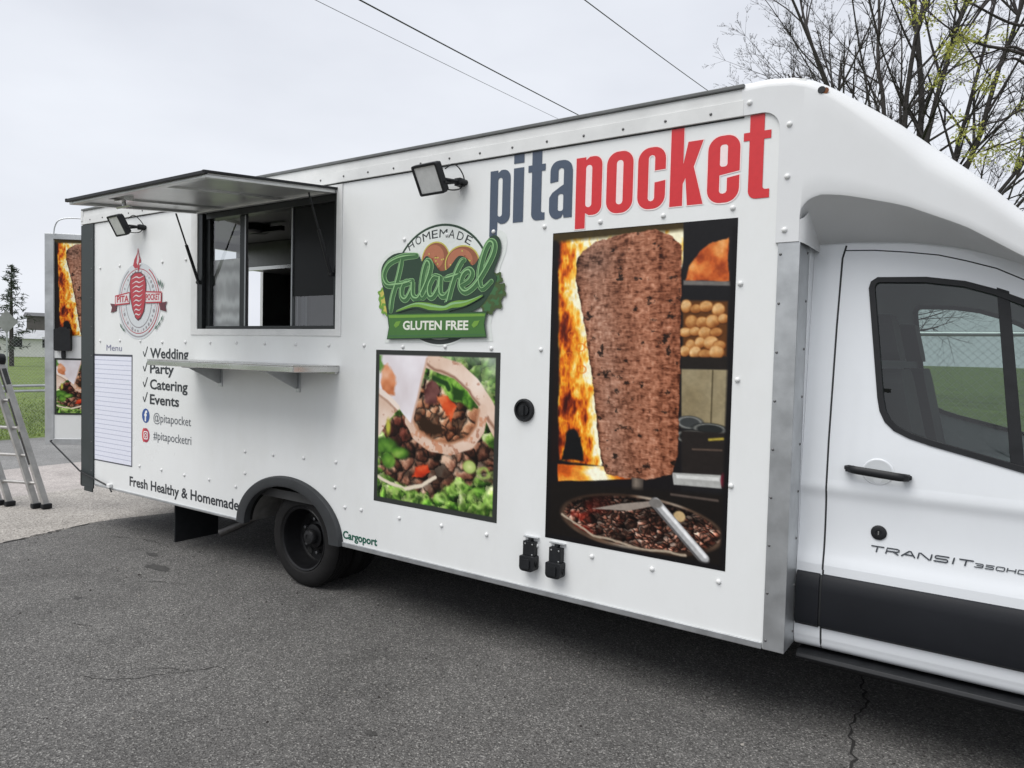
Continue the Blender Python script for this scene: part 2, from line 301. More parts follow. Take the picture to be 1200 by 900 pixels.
# rear corner strip
st = MB(); st.box(XR-.012, -6.664, -.012, -.001, .36, ZS-.007); st.box(XR-.013, XR-.001, -.012, .25, .36, ZS-.007); st.box(XR+.04, XR+.19, -.012, -.002, .325, .3595)
strip = st.build('rear_corner_trim', M_strip, truck, bevel=.003)
fl = MB(); fl.add([(-6.93, .02, .40), (-6.885, .02, .40), (-6.89, .03, .52), (-6.96, .03, .38)], [(0, 1, 2, 3)]); fl.box(-6.93, -6.885, .0, .05, .36, .50); fl.build('corner_flap', M_black, truck, bevel=.01)
# front corner angle in bare aluminium
fa = MB(); fa.box(-.834, -.744, -.008, -.001, ZB-.002, 2.146); fa.box(-.7495, -.744, -.001, .22, ZB-.002, 2.2); fa.build('front_corner_angle', M_alu, truck, bevel=.002)
# rivets
def dome(r, h, m, name):
    return MB().lathe([(r, 0), (r*.97, -h*.25), (r*.8, -h*.65), (r*.45, -h*.93), (.0001, -h)], (0, 0, 0), 'y', 10).mesh(name, m, 80)
riv = dome(.0125, .010, M_rivw, 'rivet'); rivd = dome(.0068, .005, M_rivd, 'rivet'); riva = dome(.0062, .0045, M_rivd, 'rivet')
rp = []
for k in range(18):
    x = -6.56+.325*k
    if x > -.9: continue
    if not(-4.72 < x < -3.4) and x > -6.0: rp.append((x, .645))
    if not(-3.25 < x < -2.24 and False) and not(-2.0 < x < -1.0): rp.append((x, 1.675))
    if not(WX0-.15 < x < WX1+.12): rp.append((x, 2.308))
rp += [(-4.6, .633), (-3.459, .645), (-4.5, .9), (-4.18, .91), (-3.86, .915), (-3.546, .92), (-4.5, .744), (-3.557, .757), (-.99, 1.982), (-.99, 1.553), (-.997, 1.083)]
for x, z in rp: link('rivet', riv, truck, (x+random.uniform(-.004, .004), -.0008, z+random.uniform(-.004, .004)), (0, random.random()*6, 0))
x = -6.717
while x < -1.1: link('rivet', rivd, truck, (x, -.0142, 2.735+random.uniform(-.002, .002))); x += .2143
for k in range(9): link('rivet', riva, truck, (-6.695, -.0122, .52+k*.255))
for k in range(9): link('rivet', riva, truck, (-.822, -.0082, .432+k*.208))
for k in range(9): link('rivet', riva, truck, (-.7438, .13, .45+k*.208), (0, 0, math.pi/2))
# underbody
ub = MB()
for y in (.55, 1.6): ub.box(-6.7, .9, y, y+.08, .40, .56)
for x in (-6.2, -5.2, -4.6, -3.3, -2.4, -1.5): ub.box(x, x+.07, .05, W-.05, .47, .595)
ub.build('chassis_frame', M_dark, truck)
MB().box(-3.2, -2.2, .35, 1.0, .26, .56).build('fuel_tank', M_dark, truck, bevel=.04)
MB().box(-2.1, -1.3, .7, 1.5, .25, .5).build('gearbox', M_dark, truck, bevel=.06)
MB().box(-6.78, XF-.05, W-.06, W-.05, .06, .42).build('far_light_blocker', M_dark, truck)  # added panel, keeps far side light off the ground below the box
ax = MB(); ax.tube([(-3.98, .35, .34), (-3.98, 1.9, .34)], .055, 12); ax.lathe([(.02, -.15), (.16, -.08), (.17, .08), (.02, .15)], (-3.98, 1.12, .34), 'y', 20); ax.build('rear_axle', M_dark, truck, 50)
ex = MB(); ex.tube([(-4.6, .6, .42), (-4.85, .5, .36), (-5.0, .36, .25), (-5.16, .25, .16)], .035, 14); ex.build('exhaust_pipe', mat('dull_steel', (.16, .155, .15), .5, .8, .4, 20), truck, 50)
MB().box(-5.52, -5.505, .07, .46, .055, .42).build('mud_flap', M_black, truck, bevel=.004)
MB().box(-5.52, -5.505, W-.5, W-.1, .055, .42).build('mud_flap', M_black, truck, bevel=.004)
# wheel housing liner
wl = MB(); A = arc(-4.02, .393, .488, .324, 180, 0, 20); wl.loft([[(a, .046, b) for a, b in A], [(a, .62, b) for a, b in A]]); wl.sheet([[(a, b) for a, b in A]], XZ(.62)); wl.build('wheel_housing', M_dark, truck, 60)
MB().loft([[(a, y, b-.012) for a, b in arc(-4.02, .393, .46, .31, 178, 108, 10)] for y in (.05, .40)]).build('splash_liner', mat('galvanised_liner', (.2, .195, .185), .6, .5, .35, 12), truck, 50)
# arch flare
oa = arc(-4.019, .39, .548, .386, 180, 0, 36); ia = arc(-4.022, .39, .444, .316, 0, 180, 36)
ff = MB(); P3 = []
for (a, b), (c, d) in zip(oa, reversed(ia)): P3.append([(a, -.002, b), (a, -.012, b), (a+(c-a)*.12, -.03, b+(d-b)*.12), (a+(c-a)*.8, -.036, b+(d-b)*.8), (c, -.03, d), (c, .02, d)])
ff.loft(P3); ff.build('wheel_arch_flare', mat('arch_plastic', srgb(50, 52, 54), .55, 0, .25, 15, .1, 400), truck, 40)
# wheels
def tyre_mesh(R_=.335, w=.2):
    mb = MB(); h = w/2
    prof = [(.215, -h+.02), (.235, -h), (.275, -h-.006), (.305, -h+.004), (.325, -h+.02), (.334, -h+.035)]
    for gx in (-.055, -.02, .02, .055): prof += [(.335, gx-.008), (.327, gx-.006), (.327, gx+.006), (.335, gx+.008)]
    prof += [(.334, h-.035), (.325, h-.02), (.305, h-.004), (.275, h+.006), (.235, h), (.215, h-.02)]
    return mb.lathe(prof, (0, 0, 0), 'y', 56).mesh('tyre', M_rubber, 35)
def rim_mesh(dish):
    mb = MB(); mb.lathe([(.218, -.075), (.226, -.088), (.219, -.094), (.208, -.088), (.198, -.06), (.19, dish-.015), (.178, dish), (.13, dish+.004), (.10, dish-.018), (.085, dish-.022), (.083, dish-.05), (.06, dish-.056), (.0001, dish-.056)], (0, 0, 0), 'y', 48)
    mb.lathe([(.218, .075), (.226, .088), (.2, .085), (.19, dish+.01)], (0, 0, 0), 'y', 48)
    for k in range(6):
        a = math.pi*2*k/6+.3; cx, cz = .155*math.cos(a), .155*math.sin(a); mb.lathe([(.026, dish-.003), (.024, dish-.0035), (.0001, dish-.0032)], (cx, 0, cz), 'y', 14, 2)
    for k in range(6):
        a = math.pi*2*k/6; cx, cz = .118*math.cos(a), .118*math.sin(a); mb.lathe([(.012, dish-.01), (.012, dish-.035), (.0001, dish-.037)], (cx, 0, cz), 'y', 6, 1)
    return mb.mesh('rim', [M_rim, mat('nut_steel', (.2, .2, .21), .4, .9), M_dark], 40)
ty = tyre_mesh(); rim_out = rim_mesh(.05); rim_in = rim_mesh(-.05)
hubm = MB().lathe([(.055, 0), (.055, -.03), (.045, -.042), (.022, -.046), (.02, -.04), (.0001, -.04)], (0, -.0, 0), 'y', 24).mesh('hub_cap', mat('hub_steel', (.03, .03, .032), .45, .5, .3, 30), 40)
def wheel(x, y, side, rim, tilt=0):
    e = link('wheel', None, truck, (x, y, .335), (0, tilt, 0 if side < 0 else math.pi)); e.empty_display_size = .2
    for nm, m_ in (('tyre', ty), ('rim', rim)):
        o = bpy.data.objects.new(nm, m_); C.objects.link(o); o.parent = e
    o = bpy.data.objects.new('hub_cap', hubm); C.objects.link(o); o.parent = e; o.location = (0, -.005 if rim is rim_out else -.1, 0)
    return e
for y, s_ in ((.185, -1), (W-.185, 1)): wheel(-3.975, y, s_, rim_out, .4)
for y, s_ in ((.42, -1), (W-.42, 1)): wheel(-3.975, y, s_, rim_in, .1)
# ------------------------------------------------------------------ serving window
win = MB().plate([[(-5.182, 1.733), (-3.520, 1.733), (-3.520, 2.694), (-5.182, 2.694)], hole], XYZ, -.007, -.0005).build('serving_window', M_rail, truck, bevel=.002)
fr = MB(); d0, d1 = .0, .075
fr.box(WX0, -5.045, d0, d1, WZ0, WZ1); fr.box(-5.044, -4.995, .03, d1, WZ0, WZ1); fr.box(WX1-.025, WX1, d0, d1, WZ0, WZ1); fr.box(-4.994, WX1-.026, d0, d1, WZ1-.05, WZ1); fr.box(-4.994, WX1-.026, d0, d1, WZ0, WZ0+.022)
fr.build('window_frame', M_frame, win, bevel=.002)
po = MB(); po.box(-4.625, -4.568, .03, .06, WZ0+.023, WZ1-.051); po.build('sash_post', M_frame, win, bevel=.002)
for xa, xb, yy in ((-4.045, -4.032, .022), (-3.918, -3.905, .045), (-4.5675, -4.553, .028)): MB().box(xa, xb, yy, yy+.02, WZ0+.023, WZ1-.051).build('sash_edge', mat('sash_aluminium', (.34, .35, .36), .4, .8), win)
for xa, xb, yy in ((-4.99, -4.60, .048), (-4.04, -3.60, .036), (-4.03, -3.91, .062)): MB().sheet([[(xa, WZ0+.02), (xb, WZ0+.02), (xb, WZ1-.05), (xa, WZ1-.05)]], XZ(yy)).build('window_pane', M_clear if xa < -4.9 else M_pane, win)
MB().box(-4.03, -3.602, .031, .0345, 2.0, WZ1-.052).build('dark_reflection_sheet', mat('dark_reflection_sheet', (.008, .009, .010), .3, spec=.15), win)  # black sheet added over the upper pane, stands in for a dark reflection
# interior seen through it
MB().box(-6.8, -4.4, W-.75, W-.06, 2.475, 2.728).build('extractor_hood', mat('hood_steel', (.2, .2, .2), .4, .9, .3, 4), truck, bevel=.01)
MB().box(-6.8, -4.4, W-.785, W-.752, 2.44, 2.474).build('hood_lip', M_bright, truck)
MB().box(-5.55, -2.6, W-.7, W-.06, .661, 1.5).build('cooking_counter', mat('counter_steel', (.22, .22, .22), .4, .9, .3, 4), truck, bevel=.01)
MB().box(-5.15, -3.4, .08, .55, 1.70, 1.73).build('serving_worktop', M_bright, truck, bevel=.004)
fan = MB(); fan.lathe([(.11, 0), (.11, -.05), (.08, -.07), (.0001, -.07)], (-5.55, .85, 2.73), 'z', 20); fan.box(-5.9, -5.2, .83, .87, 2.66, 2.70); fan.build('ceiling_fan', M_black, truck, 40)
pwm = bpy.data.materials.new('plywood'); pwm.use_nodes = True; t = pwm.node_tree; b = t.nodes['Principled BSDF']; co = t.nodes.new('ShaderNodeTexCoord')
mpn = t.nodes.new('ShaderNodeMapping'); mpn.inputs['Scale'].default_value = (2.6, 1, .75); mpn.inputs['Location'].default_value = (12.5, 0, -1.55); wv = N(t, 'ShaderNodeTexWave', wave_type='RINGS', Scale=4.5, Distortion=2.6, Detail=2.0); wv.inputs['Detail Scale'].default_value = 1.1
rp_ = t.nodes.new('ShaderNodeValToRGB'); rp_.color_ramp.elements[0].color = (.42, .41, .39, 1); rp_.color_ramp.elements[1].color = (.82, .81, .78, 1)
t.links.new(co.outputs['Object'], mpn.inputs[0]); t.links.new(mpn.outputs[0], wv.inputs['Vector']); t.links.new(wv.outputs[0], rp_.inputs[0]); t.links.new(rp_.outputs[0], b.inputs['Base Color'])
pw = MB().box(-5.03, -4.60, .075, .088, 1.735, 2.30).build('plywood_sheet', pwm)
tag(pw, 'grained plywood sheet standing inside the serving window behind its sliding pane', 'plywood')
for i, (xx, yy, zz) in enumerate(((-4.5, .3, 0), (-4.42, .33, .012), (-4.36, .28, .024), (-4.22, .3, 0))):
    o = MB().lathe([(.05, 0), (.09, .004), (.12, .016), (.118, .018), (.088, .008), (.0001, .006)], (xx, yy, 1.731+zz), 'z', 24).build('plate', mat('plate_foil', (.6, .6, .59), .3, .6), None, 50)
    tag(o, 'round foil plate lying on the worktop inside the serving window', 'plate', 'plates on the serving worktop')
# ------------------------------------------------------------------ hatch (awning)
HZ, OZ, OY = 2.642, 2.548, -.915; HX0, HX1 = -5.092, -3.578
def hz(y): return HZ+(OZ-HZ)*(y/OY)
hatch = MB()
hatch.add([(x, y, hz(y)+dz) for x in (HX0, HX1) for y, dz in ((-.01, .016), (OY, .016), (OY, .026), (-.01, .026))], [(0, 1, 2, 3), (7, 6, 5, 4), (0, 4, 5, 1), (1, 5, 6, 2), (2, 6, 7, 3), (3, 7, 4, 0)])
hatch = hatch.build('serving_hatch', mat('hatch_sheet', (.60, .61, .60), .34, .45, .2, 3), truck)
eg = MB()
for x in (HX0+.018, HX1-.018): eg.beam((x, -.012, hz(0)+.007), (x, OY, OZ+.007), .036, .018)
eg.beam((HX0+.037, OY+.02, hz(OY+.02)+.007), (HX1-.037, OY+.02, hz(OY+.02)+.007), .036, .018); eg.beam((HX0+.037, -.03, hz(-.03)+.007), (HX1-.037, -.03, hz(-.03)+.007), .034, .018)
eg.build('hatch_frame', mat('hatch_frame_alu', (.66, .67, .66), .36, .6, .2, 8), hatch, bevel=.003)
gk = MB(); gk.beam((HX0-.006, 0, HZ+.028), (HX0-.006, OY-.02, OZ+.028), .02, .014); gk.beam((HX1+.006, 0, HZ+.028), (HX1+.006, OY-.02, OZ+.028), .02, .014); gk.beam((HX0-.02, OY-.008, OZ+.024), (HX1+.02, OY-.008, OZ+.024), .02, .02); gk.build('hatch_gasket', M_black, hatch, bevel=.003)
for x in (-4.75, -4.08): MB().beam((x, -.06, hz(-.06)+.012), (x, OY+.05, hz(OY+.05)+.012), .05, .018).build('hatch_rib', mat('hatch_frame_alu', (0, 0, 0)), hatch, bevel=.002)
lt = MB(); lt.box(-4.72, -4.60, OY+.10, OY+.16, hz(OY+.13)-.012, hz(OY+.13)+.02); lt.tube([(-4.66, OY+.13, hz(OY)-.0), (-4.66, OY+.13, hz(OY)-.03)], .012, 8); lt.tube([(-4.74, OY+.13, hz(OY)-.032), (-4.58, OY+.13, hz(OY)-.032)], .008, 8); lt.build('hatch_latch', M_bright, hatch, 40)
MB().tube([(HX0, .0, HZ+.01), (HX1, .0, HZ+.01)], .011, 10).build('hatch_hinge', M_alu, hatch, 40)
for x, xl in ((HX0+.03, -5.07), (HX1-.03, -3.61)):
    a, b = Vector((x, -.20, hz(-.2)-.01)), Vector((xl, -.012, 2.128)); s_ = MB(); s_.tube([a, a.lerp(b, .5)], .006, 8); s_.tube([a.lerp(b, .45), b], .0115, 10); s_.lathe([(.0001, -.016), (.014, -.016), (.014, .016), (.0001, .016)], b, 'x', 10); s_.build('gas_strut', M_black, hatch, 40)
# ------------------------------------------------------------------ counter shelf
sh = MB(); SX0, SX1, SY = -5.14, -3.53, -.368
sh.box(SX0, SX1, SY, -.002, 1.538, 1.546); sh.box(SX0, SX1, SY, SY+.006, 1.503, 1.5375); sh.box(SX1-.006, SX1, SY+.0065, -.002, 1.503, 1.5375); sh.box(SX0, SX0+.006, SY+.0065, -.002, 1.503, 1.5375); sh.box(SX0+.01, SX1-.01, -.03, -.0025, 1.49, 1.5375)
shelf = sh.build('counter_shelf', M_bright, truck, bevel=.003)
for x in (-4.795, -3.925):
    k = MB(); k.box(x-.02, x+.02, -.008, -.001, 1.355, 1.5); k.box(x-.02, x+.02, -.30, -.0085, 1.494, 1.502); k.add([(x-.003, -.26, 1.492), (x+.003, -.26, 1.492), (x-.003, -.009, 1.492), (x+.003, -.009, 1.492), (x-.003, -.009, 1.38), (x+.003, -.009, 1.38), (x-.003, -.03, 1.38), (x+.003, -.03, 1.38)], [(0, 2, 4, 6), (1, 7, 5, 3), (0, 1, 3, 2), (2, 3, 5, 4), (4, 5, 7, 6), (6, 7, 1, 0)]); k.build('shelf_bracket', M_alu, shelf, bevel=.0015)
# ------------------------------------------------------------------ flood lights
def flood(xm, zm):
    e = link('flood_light', None, truck, (xm, 0, zm)); e.empty_display_size = .1
    def part(nm, mb, m_, par=e, bev=0., sm=None, loc=None, rot=None):
        o = bpy.data.objects.new(nm, mb.mesh(nm, m_, sm)); C.objects.link(o); o.parent = par
        if loc: o.location = loc
        if rot: o.rotation_euler = rot
        if bev: b = o.modifiers.new('bevel', 'BEVEL'); b.width = bev; b.segments = 2
        return o
    tl = math.radians(28); loc = (-.135, -.15, .005); rot = (tl, 0, math.radians(-4))
    h = MB(); h.plate([rrect(-.095, .095, -.085, .085, .012, 3), rrect(-.081, .081, -.072, .071, .004, 2)], XYZ, -.018, .012); h.plate([rrect(-.09, .09, -.08, .08, .01, 3)], XYZ, .0125, .03)
    for k in range(7): h.box(-.075+k*.023, -.069+k*.023, .0305, .045, -.07, .07)
    hd = part('lamp_housing', h, M_black, bev=.002, loc=loc, rot=rot)
    part('lamp_glass', MB().box(-.0805, .0805, -.012, -.008, -.0715, .0705), M_lens, hd)
    ch = MB()
    for i in range(5):
        for j in range(4): ch.box(-.05+i*.022, -.038+i*.022, -.0135, -.0125, -.045+j*.027, -.031+j*.027)
    br = MB(); br.tube([(-.225, -.14, -.02), (-.225, -.05, .0), (-.06, -.03, .0), (-.035, -.14, -.02)], .006, 6); br.box(-.045, -.005, -.045, -.0, -.02, .02); br.tube([(-.02, -.05, 0), (-.06, -.1, .005), (-.1, -.13, .0)], .009, 8); br.lathe([(.0001, -.05), (.014, -.05), (.016, -.002), (.016, 0)], (.0, 0, 0), 'y', 10); part('bracket', br, M_black, sm=40)
    cb = MB(); cb.tube(smooth_path([(-.06, -.11, .06), (-.02, -.09, .085), (.005, -.06, .06), (.004, -.02, .01), (-.01, -.04, -.04), (-.05, -.09, -.05), (-.09, -.12, -.03)], 5), .0035, 6); part('cable', cb, M_black, sm=60)
flood(-2.535, 2.59); flood(-5.835, 2.60)
# ------------------------------------------------------------------ inlets, filler cap
fc = MB(); fc.lathe([(.061, 0), (.061, -.012), (.056, -.018), (.047, -.018), (.044, -.006), (.0001, -.006)], (-2.105, -.0005, 1.351), 'y', 36); fc.lathe([(.032, -.007), (.03, -.014), (.012, -.016), (.0001, -.015)], (-2.105, -.0005, 1.351), 'y', 24); fc.box(-2.112, -2.098, -.024, -.0145, 1.325, 1.377); fc.build('water_inlet', M_black, truck, 40)
for xx, zz, tw in ((-2.037, .598, .0), (-1.876, .592, .06)):
    k = MB(); k.box(xx-.036, xx+.034, -.034, -.0005, zz-.005, zz+.068); k.plate([rrect(xx-.044, xx+.044, zz-.085, zz-.006, [.02, .02, .006, .006], 4)], XYZ, -.055, -.0005); k.box(xx-.008, xx+.010, -.028, -.001, zz+.068, zz+.085)
    k.plate([rrect(xx-.03, xx+.022, zz-.07, zz-.02, .008, 3)], XYZ, -.064, -.0555); k.tube([(xx+.03, -.02, zz-.08), (xx+.05, -.03, zz-.05), (xx+.052, -.03, zz-.03)], .004, 6)
    o = k.build('power_inlet', M_black, truck, bevel=.004)
    MB().box(xx-.045, xx+.045, -.02, -.0005, zz+.0855, zz+.0905).build('inlet_plate', M_alu, o, bevel=.001)
    s_ = MB(); [s_.lathe([(.005, -.0355), (.0001, -.037)], (xx+dx, 0, zz+dz), 'y', 8) for dx, dz in ((.022, .0), (-.022, .055), (.022, .055))]; s_.build('screw', M_bright, o)
# ------------------------------------------------------------------ roof fairing over the cab
YC = W/2
def ztop(x): return interp(x, [(-1.02, 2.853), (-.9, 2.855), (-.80, 2.842), (-.72, 2.815), (-.66, 2.783), (-.55, 2.71), (-.407, 2.608), (-.258, 2.484), (-.117, 2.360), (.018, 2.222), (.12, 2.13), (.22, 2.05), (.3, 1.99)])
def zlow(x): return interp(x, [(-.75, 2.235), (-.745, 2.275), (-.728, 2.304), (-.70, 2.318), (-.672, 2.326), (-.62, 2.322), (-.548, 2.307), (-.364, 2.255), (-.163, 2.164), (.025, 2.043), (.15, 1.97), (.3, 1.9)])
def yside(x): return interp(x, [(-1.1, -.012), (-.7, -.012), (-.4, -.003), (-.1, .03), (.1, .075), (.3, .16)])
def zrail(x): return interp(x, [(-.8, 2.158), (-.6, 2.160), (-.37, 2.147), (-.165, 2.110), (.03, 2.046), (.25, 1.91), (.5, 1.70), (.75, 1.45), (.95, 1.25), (1.1, 1.17), (1.4, 1.10), (1.6, 1.02), (1.72, .92)])
def fsec(x, inner=True):
    zt, zl, y0 = ztop(x), zlow(x), yside(x); r = min(interp(x, [(-.75, .045), (-.6, .07), (-.3, .13), (0, .14)]), max(.03, (zt-zl)*.45)); pts = []
    if inner: q = zrail(x)-.005-zl; pts += [(x, y0+.42, zl+q-.01), (x, y0+.30, zl+q), (x, y0+.17, zl+q*.62), (x, y0+.07, zl+q*.22-.004), (x, y0+.03, zl+q*.05-.003)]
    pts += [(x, y0+.014, zl-.001), (x, y0+.004, zl+.006), (x, y0, zl+.02)]
    for k in range(1, 6): pts.append((x, y0, zl+.02+(zt-r-zl-.02)*k/5))
    for k in range(1, 9):
        a = math.pi/2*k/8; pts.append((x, y0+r*1.15*(1-math.cos(a)), zt-r+r*math.sin(a)))
    ye = y0+r*1.15
    for k in range(1, 9): u = k/8; pts.append((x, ye+(YC-ye)*u, zt+.05*(1-(1-u)**2)*min(1, max(.2, (x+1.02)*3))))
    return pts
def mirror(p): return (p[0], W-p[1], p[2])
fx = [-.75, -.745, -.735, -.72, -.70, -.672, -.64, -.6, -.56, -.5, -.45, -.4, -.35, -.3, -.25, -.2, -.15, -.1, -.05, 0, .05, .1, .15, .2, .25, .3]
rows = [fsec(x) for x in fx]; fm = MB(); fm.loft(rows); fm.loft([[mirror(p) for p in r_] for r_ in rows])
back = [p for p in fsec(-.75, False)]                       # skin runs back over the box front
for sgn in (0, 1):
    rr = [[(x, p[1], p[2]+(ztop(x)-ztop(-.75))) for k, p in enumerate(back)] for x in (-1.01, -.95, -.9, -.85, -.8, -.75)]
    rr = [r_[7:] for r_ in rr]
    fm.loft([[mirror(p) for p in q_] for q_ in rr] if sgn else rr)
fm.loft([[p for p in rows[-1]], [(p[0]+.03, p[1]+.05*(YC-p[1])/YC, p[2]-.05) for p in rows[-1]]])
zz0 = back[7][2]
fo = [(-1.01, 2.7045)]+[(-.92+.075*math.sin(math.radians(a)), 2.6295+.075*math.cos(math.radians(a))) for a in range(0, 91, 10)]+[(-.845, 2.146), (-.75, 2.146), (-.75, zz0)]+[(x, zz0+ztop(x)-ztop(-.75)) for x in (-.8, -.85, -.9, -.95, -1.01)]
fairing = fm.build('cab_fairing', M_fair, truck, 32)
MB().plate([fo], XYZ, -.012, -.0005).build('fairing_flange', M_fair, fairing)
ib = MB(); ib.loft([[(-.752, -.0118, z) for z in (2.146, 2.2, 2.236)], [(-.735, .0, z-.0) for z in (2.14, 2.2, 2.245)], [(-.725, .03, z) for z in (2.135, 2.2, 2.27)], [(-.72, .30, z) for z in (2.13, 2.2, 2.27)]]); ib.build('fairing_return', M_fair, fairing, 60)
for x, z in ((-.975, 2.755), (-.805, 2.637), (-.806, 2.42), (-.809, 2.197)): link('rivet', riv, fairing, (x, -.0122, z))
mk = MB(); mk.lathe([(.016, 0), (.014, -.006), (.0001, -.006)], (-.684, -.009, 2.757), 'y', 12); mk.build('marker_hole', M_seam, fairing); MB().lathe([(.013, 0), (.0001, -.002)], (-.668, -.0105, 2.752), 'y', 9).build('rust_spot', M_orange, fairing)
# ------------------------------------------------------------------ cab
XC0 = -.742
ZG = 1.135                                                       # foot of the flat upper side
def yup(z): return .172+.085*(z-ZG)
YL = [(.385, .185), (.40, .168), (.43, .160), (.47, .157), (.735, .157), (.76, .158), (.785, .163), (.82, .171), (.88, .178), (.95, .181), (1.03, .180), (1.06, .177), (1.085, .171), (1.105, .169), (1.135, .172)]
YLs = smooth_path([(b, a, 0) for a, b in YL], 3)
def nose(x): return .32*max(0, x-1.1)**1.7
cabs = MB(); sides = []
for sgn in (0, 1):
    mm = mirror if sgn else (lambda p: p)
    xs = [XC0+i*(1.76-XC0)/56 for i in range(57)]; arch_c = (1.13, .36, .43)
    prof = [(p.x, p.y) for p in YLs]
    for i in range(56):
        for j in range(len(prof)-1):
            xm, zm = (xs[i]+xs[i+1])/2, (prof[j][1]+prof[j+1][1])/2
            if math.hypot(xm-arch_c[0], zm-arch_c[1]) < arch_c[2] or zm > zrail(xm): continue
            q_ = [mm((xs[i+a], prof[j+b][0]+nose(xs[i+a]), min(prof[j+b][1], zrail(xs[i+a])))) for a, b in ((0, 0), (1, 0), (1, 1), (0, 1))]
            cabs.add(q_, [(0, 1, 2, 3)])
    # upper side with the door window cut out
    top = [(x, zrail(x)) for x in [-.742, -.6, -.5, -.37, -.27, -.165, -.07, .03, .14, .25, .37, .5, .62, .75, .85, .95, 1.03]]
    WIN = [(-.509, 1.965), (-.503, 1.992), (-.48, 2.008), (-.3, 2.002), (-.163, 1.980), (-.06, 1.945), (.034, 1.902), (.15, 1.835), (.3, 1.72), (.45, 1.58), (.58, 1.44), (.63, 1.36), (.635, 1.29), (.60, 1.235), (.52, 1.21), (.3, 1.205), (.18, 1.216), (.063, 1.243), (-.10, 1.283), (-.25, 1.318), (-.33, 1.342), (-.385, 1.368), (-.42, 1.402), (-.441, 1.445), (-.452, 1.50)]
    sides.append(MB().sheet([[(XC0, ZG), (1.03, ZG)]+list(reversed(top)), WIN], lambda a, b, mm=mm: mm((a, yup(b), b))))
    # roof, windscreen and bonnet half
    xs2 = [XC0+i*(1.72-XC0)/48 for i in range(49)]; rows = []
    for x in xs2:
        zr = zrail(x); y0 = yup(zr) if zr > ZG else .172; y0 += nose(x); pr = []
        for dy, dz in ((0, 0), (.012, .022), (.04, .042), (.09, .058)): pr.append(mm((x, y0+dy, zr+dz)))
        for k in range(1, 7): u = k/6; pr.append(mm((x, y0+.09+(YC-y0-.09)*u, zr+.058+.075*(1-(1-u)**2))))
        rows.append(pr)
    for i in range(48):
        xm = (xs2[i]+xs2[i+1])/2
        for j in range(9):
            gl = 1 if (.12 < xm < .96 and j >= 3) else 0
            cabs.add([rows[i][j], rows[i+1][j], rows[i+1][j+1], rows[i][j+1]], [(0, 1, 2, 3)], gl)
    fr_ = rows[-1]; cabs.loft([fr_, [(p[0]+.06, p[1], .86 if k else .86) for k, p in enumerate(fr_)], [(p[0]+.09, p[1], .6) for p in fr_], [(p[0]+.07, p[1], .4) for p in fr_]])
cab = cabs.build('cab', [M_cab, M_cabglass], truck, 38)
for k in sides: k.build('door_upper', M_cab, cab)
MB().box(-.7435, -.7425, .16, .5, .42, 2.25).build('cab_rear_flange', M_cab, cab, bevel=.004)
cab_in = MB(); cab_in.box(XC0, 1.0, .26, W-.26, .55, .58); cab_in.box(XC0+.0, XC0+.02, .32, W-.32, .58, 2.1); cab_in.build('cab_lining', M_cabin, cab)
ds = MB(); ds.loft([[(x, y, z) for x, z in ((.45, .7), (.5, 1.12), (.6, 1.2), (.95, 1.21), (1.0, .7))] for y in (.27, W-.27)]); ds.build('dashboard', M_cabin, cab, 40)
sw = MB(); sw.tube([(.36+.09*math.sin(a)*.9, .62+.19*math.cos(a), 1.14+.17*math.sin(a)) for a in [i*2*math.pi/24 for i in range(25)]], .015, 8); sw.build('steering_wheel', M_cabin, cab, 60)
for yy in (.62, 1.62):
    s_ = MB(); s_.plate([rrect(yy-.25, yy+.25, 1.0, 1.62, .09, 5)], lambda a, b, c: (c-(b-1.0)*.22, a, b), -.36, -.26); s_.plate([rrect(yy-.13, yy+.13, 1.66, 1.87, .05, 5)], lambda a, b, c: (c-(b-1.0)*.22, a, b), -.345, -.265); s_.box(-.35, .12, yy-.25, yy+.25, .88, 1.0)
    s_.build('seat', M_cabin, cab, bevel=.03, seg=3)
# window glass, seal, divider on both sides
def inset(poly, d):
    n = len(poly); out = []
    cx = sum(p[0] for p in poly)/n; area = sum(poly[i][0]*poly[(i+1) % n][1]-poly[(i+1) % n][0]*poly[i][1] for i in range(n)); s_ = 1 if area > 0 else -1
    for i in range(n):
        a, b, c = Vector(poly[i-1]), Vector(poly[i]), Vector(poly[(i+1) % n]); t1, t2 = (b-a).normalized(), (c-b).normalized(); nn = Vector((-(t1+t2).y, (t1+t2).x)).normalized()*s_; out.append(tuple(b+nn*d))
    return out
for sgn in (0, 1):
    mm = mirror if sgn else (lambda p: p)
    g = MB().sheet([inset(WIN, .006)], lambda a, b: mm((a, yup(b)+.012, b))).build('door_window', M_cabglass, cab)
    MB().plate([inset(WIN, -.004), inset(WIN, .02)], lambda a, b, c: mm((a, yup(b)+c, b)), -.006, .014).build('window_seal', M_black, g, bevel=.002)
    MB().plate([[(-.056, 1.955), (-.014, 1.938), (.064, 1.26), (.018, 1.275)]], lambda a, b, c: mm((a, yup(b)+c, b)), -.002, .02).build('window_divider', M_black, g, bevel=.002)
MB().tube([(x, yup(zrail(x))+.012, zrail(x)+.02) for x in [-.66+i*.04 for i in range(19)]], .009, 8).build('roof_gasket', M_black, cab, 60)
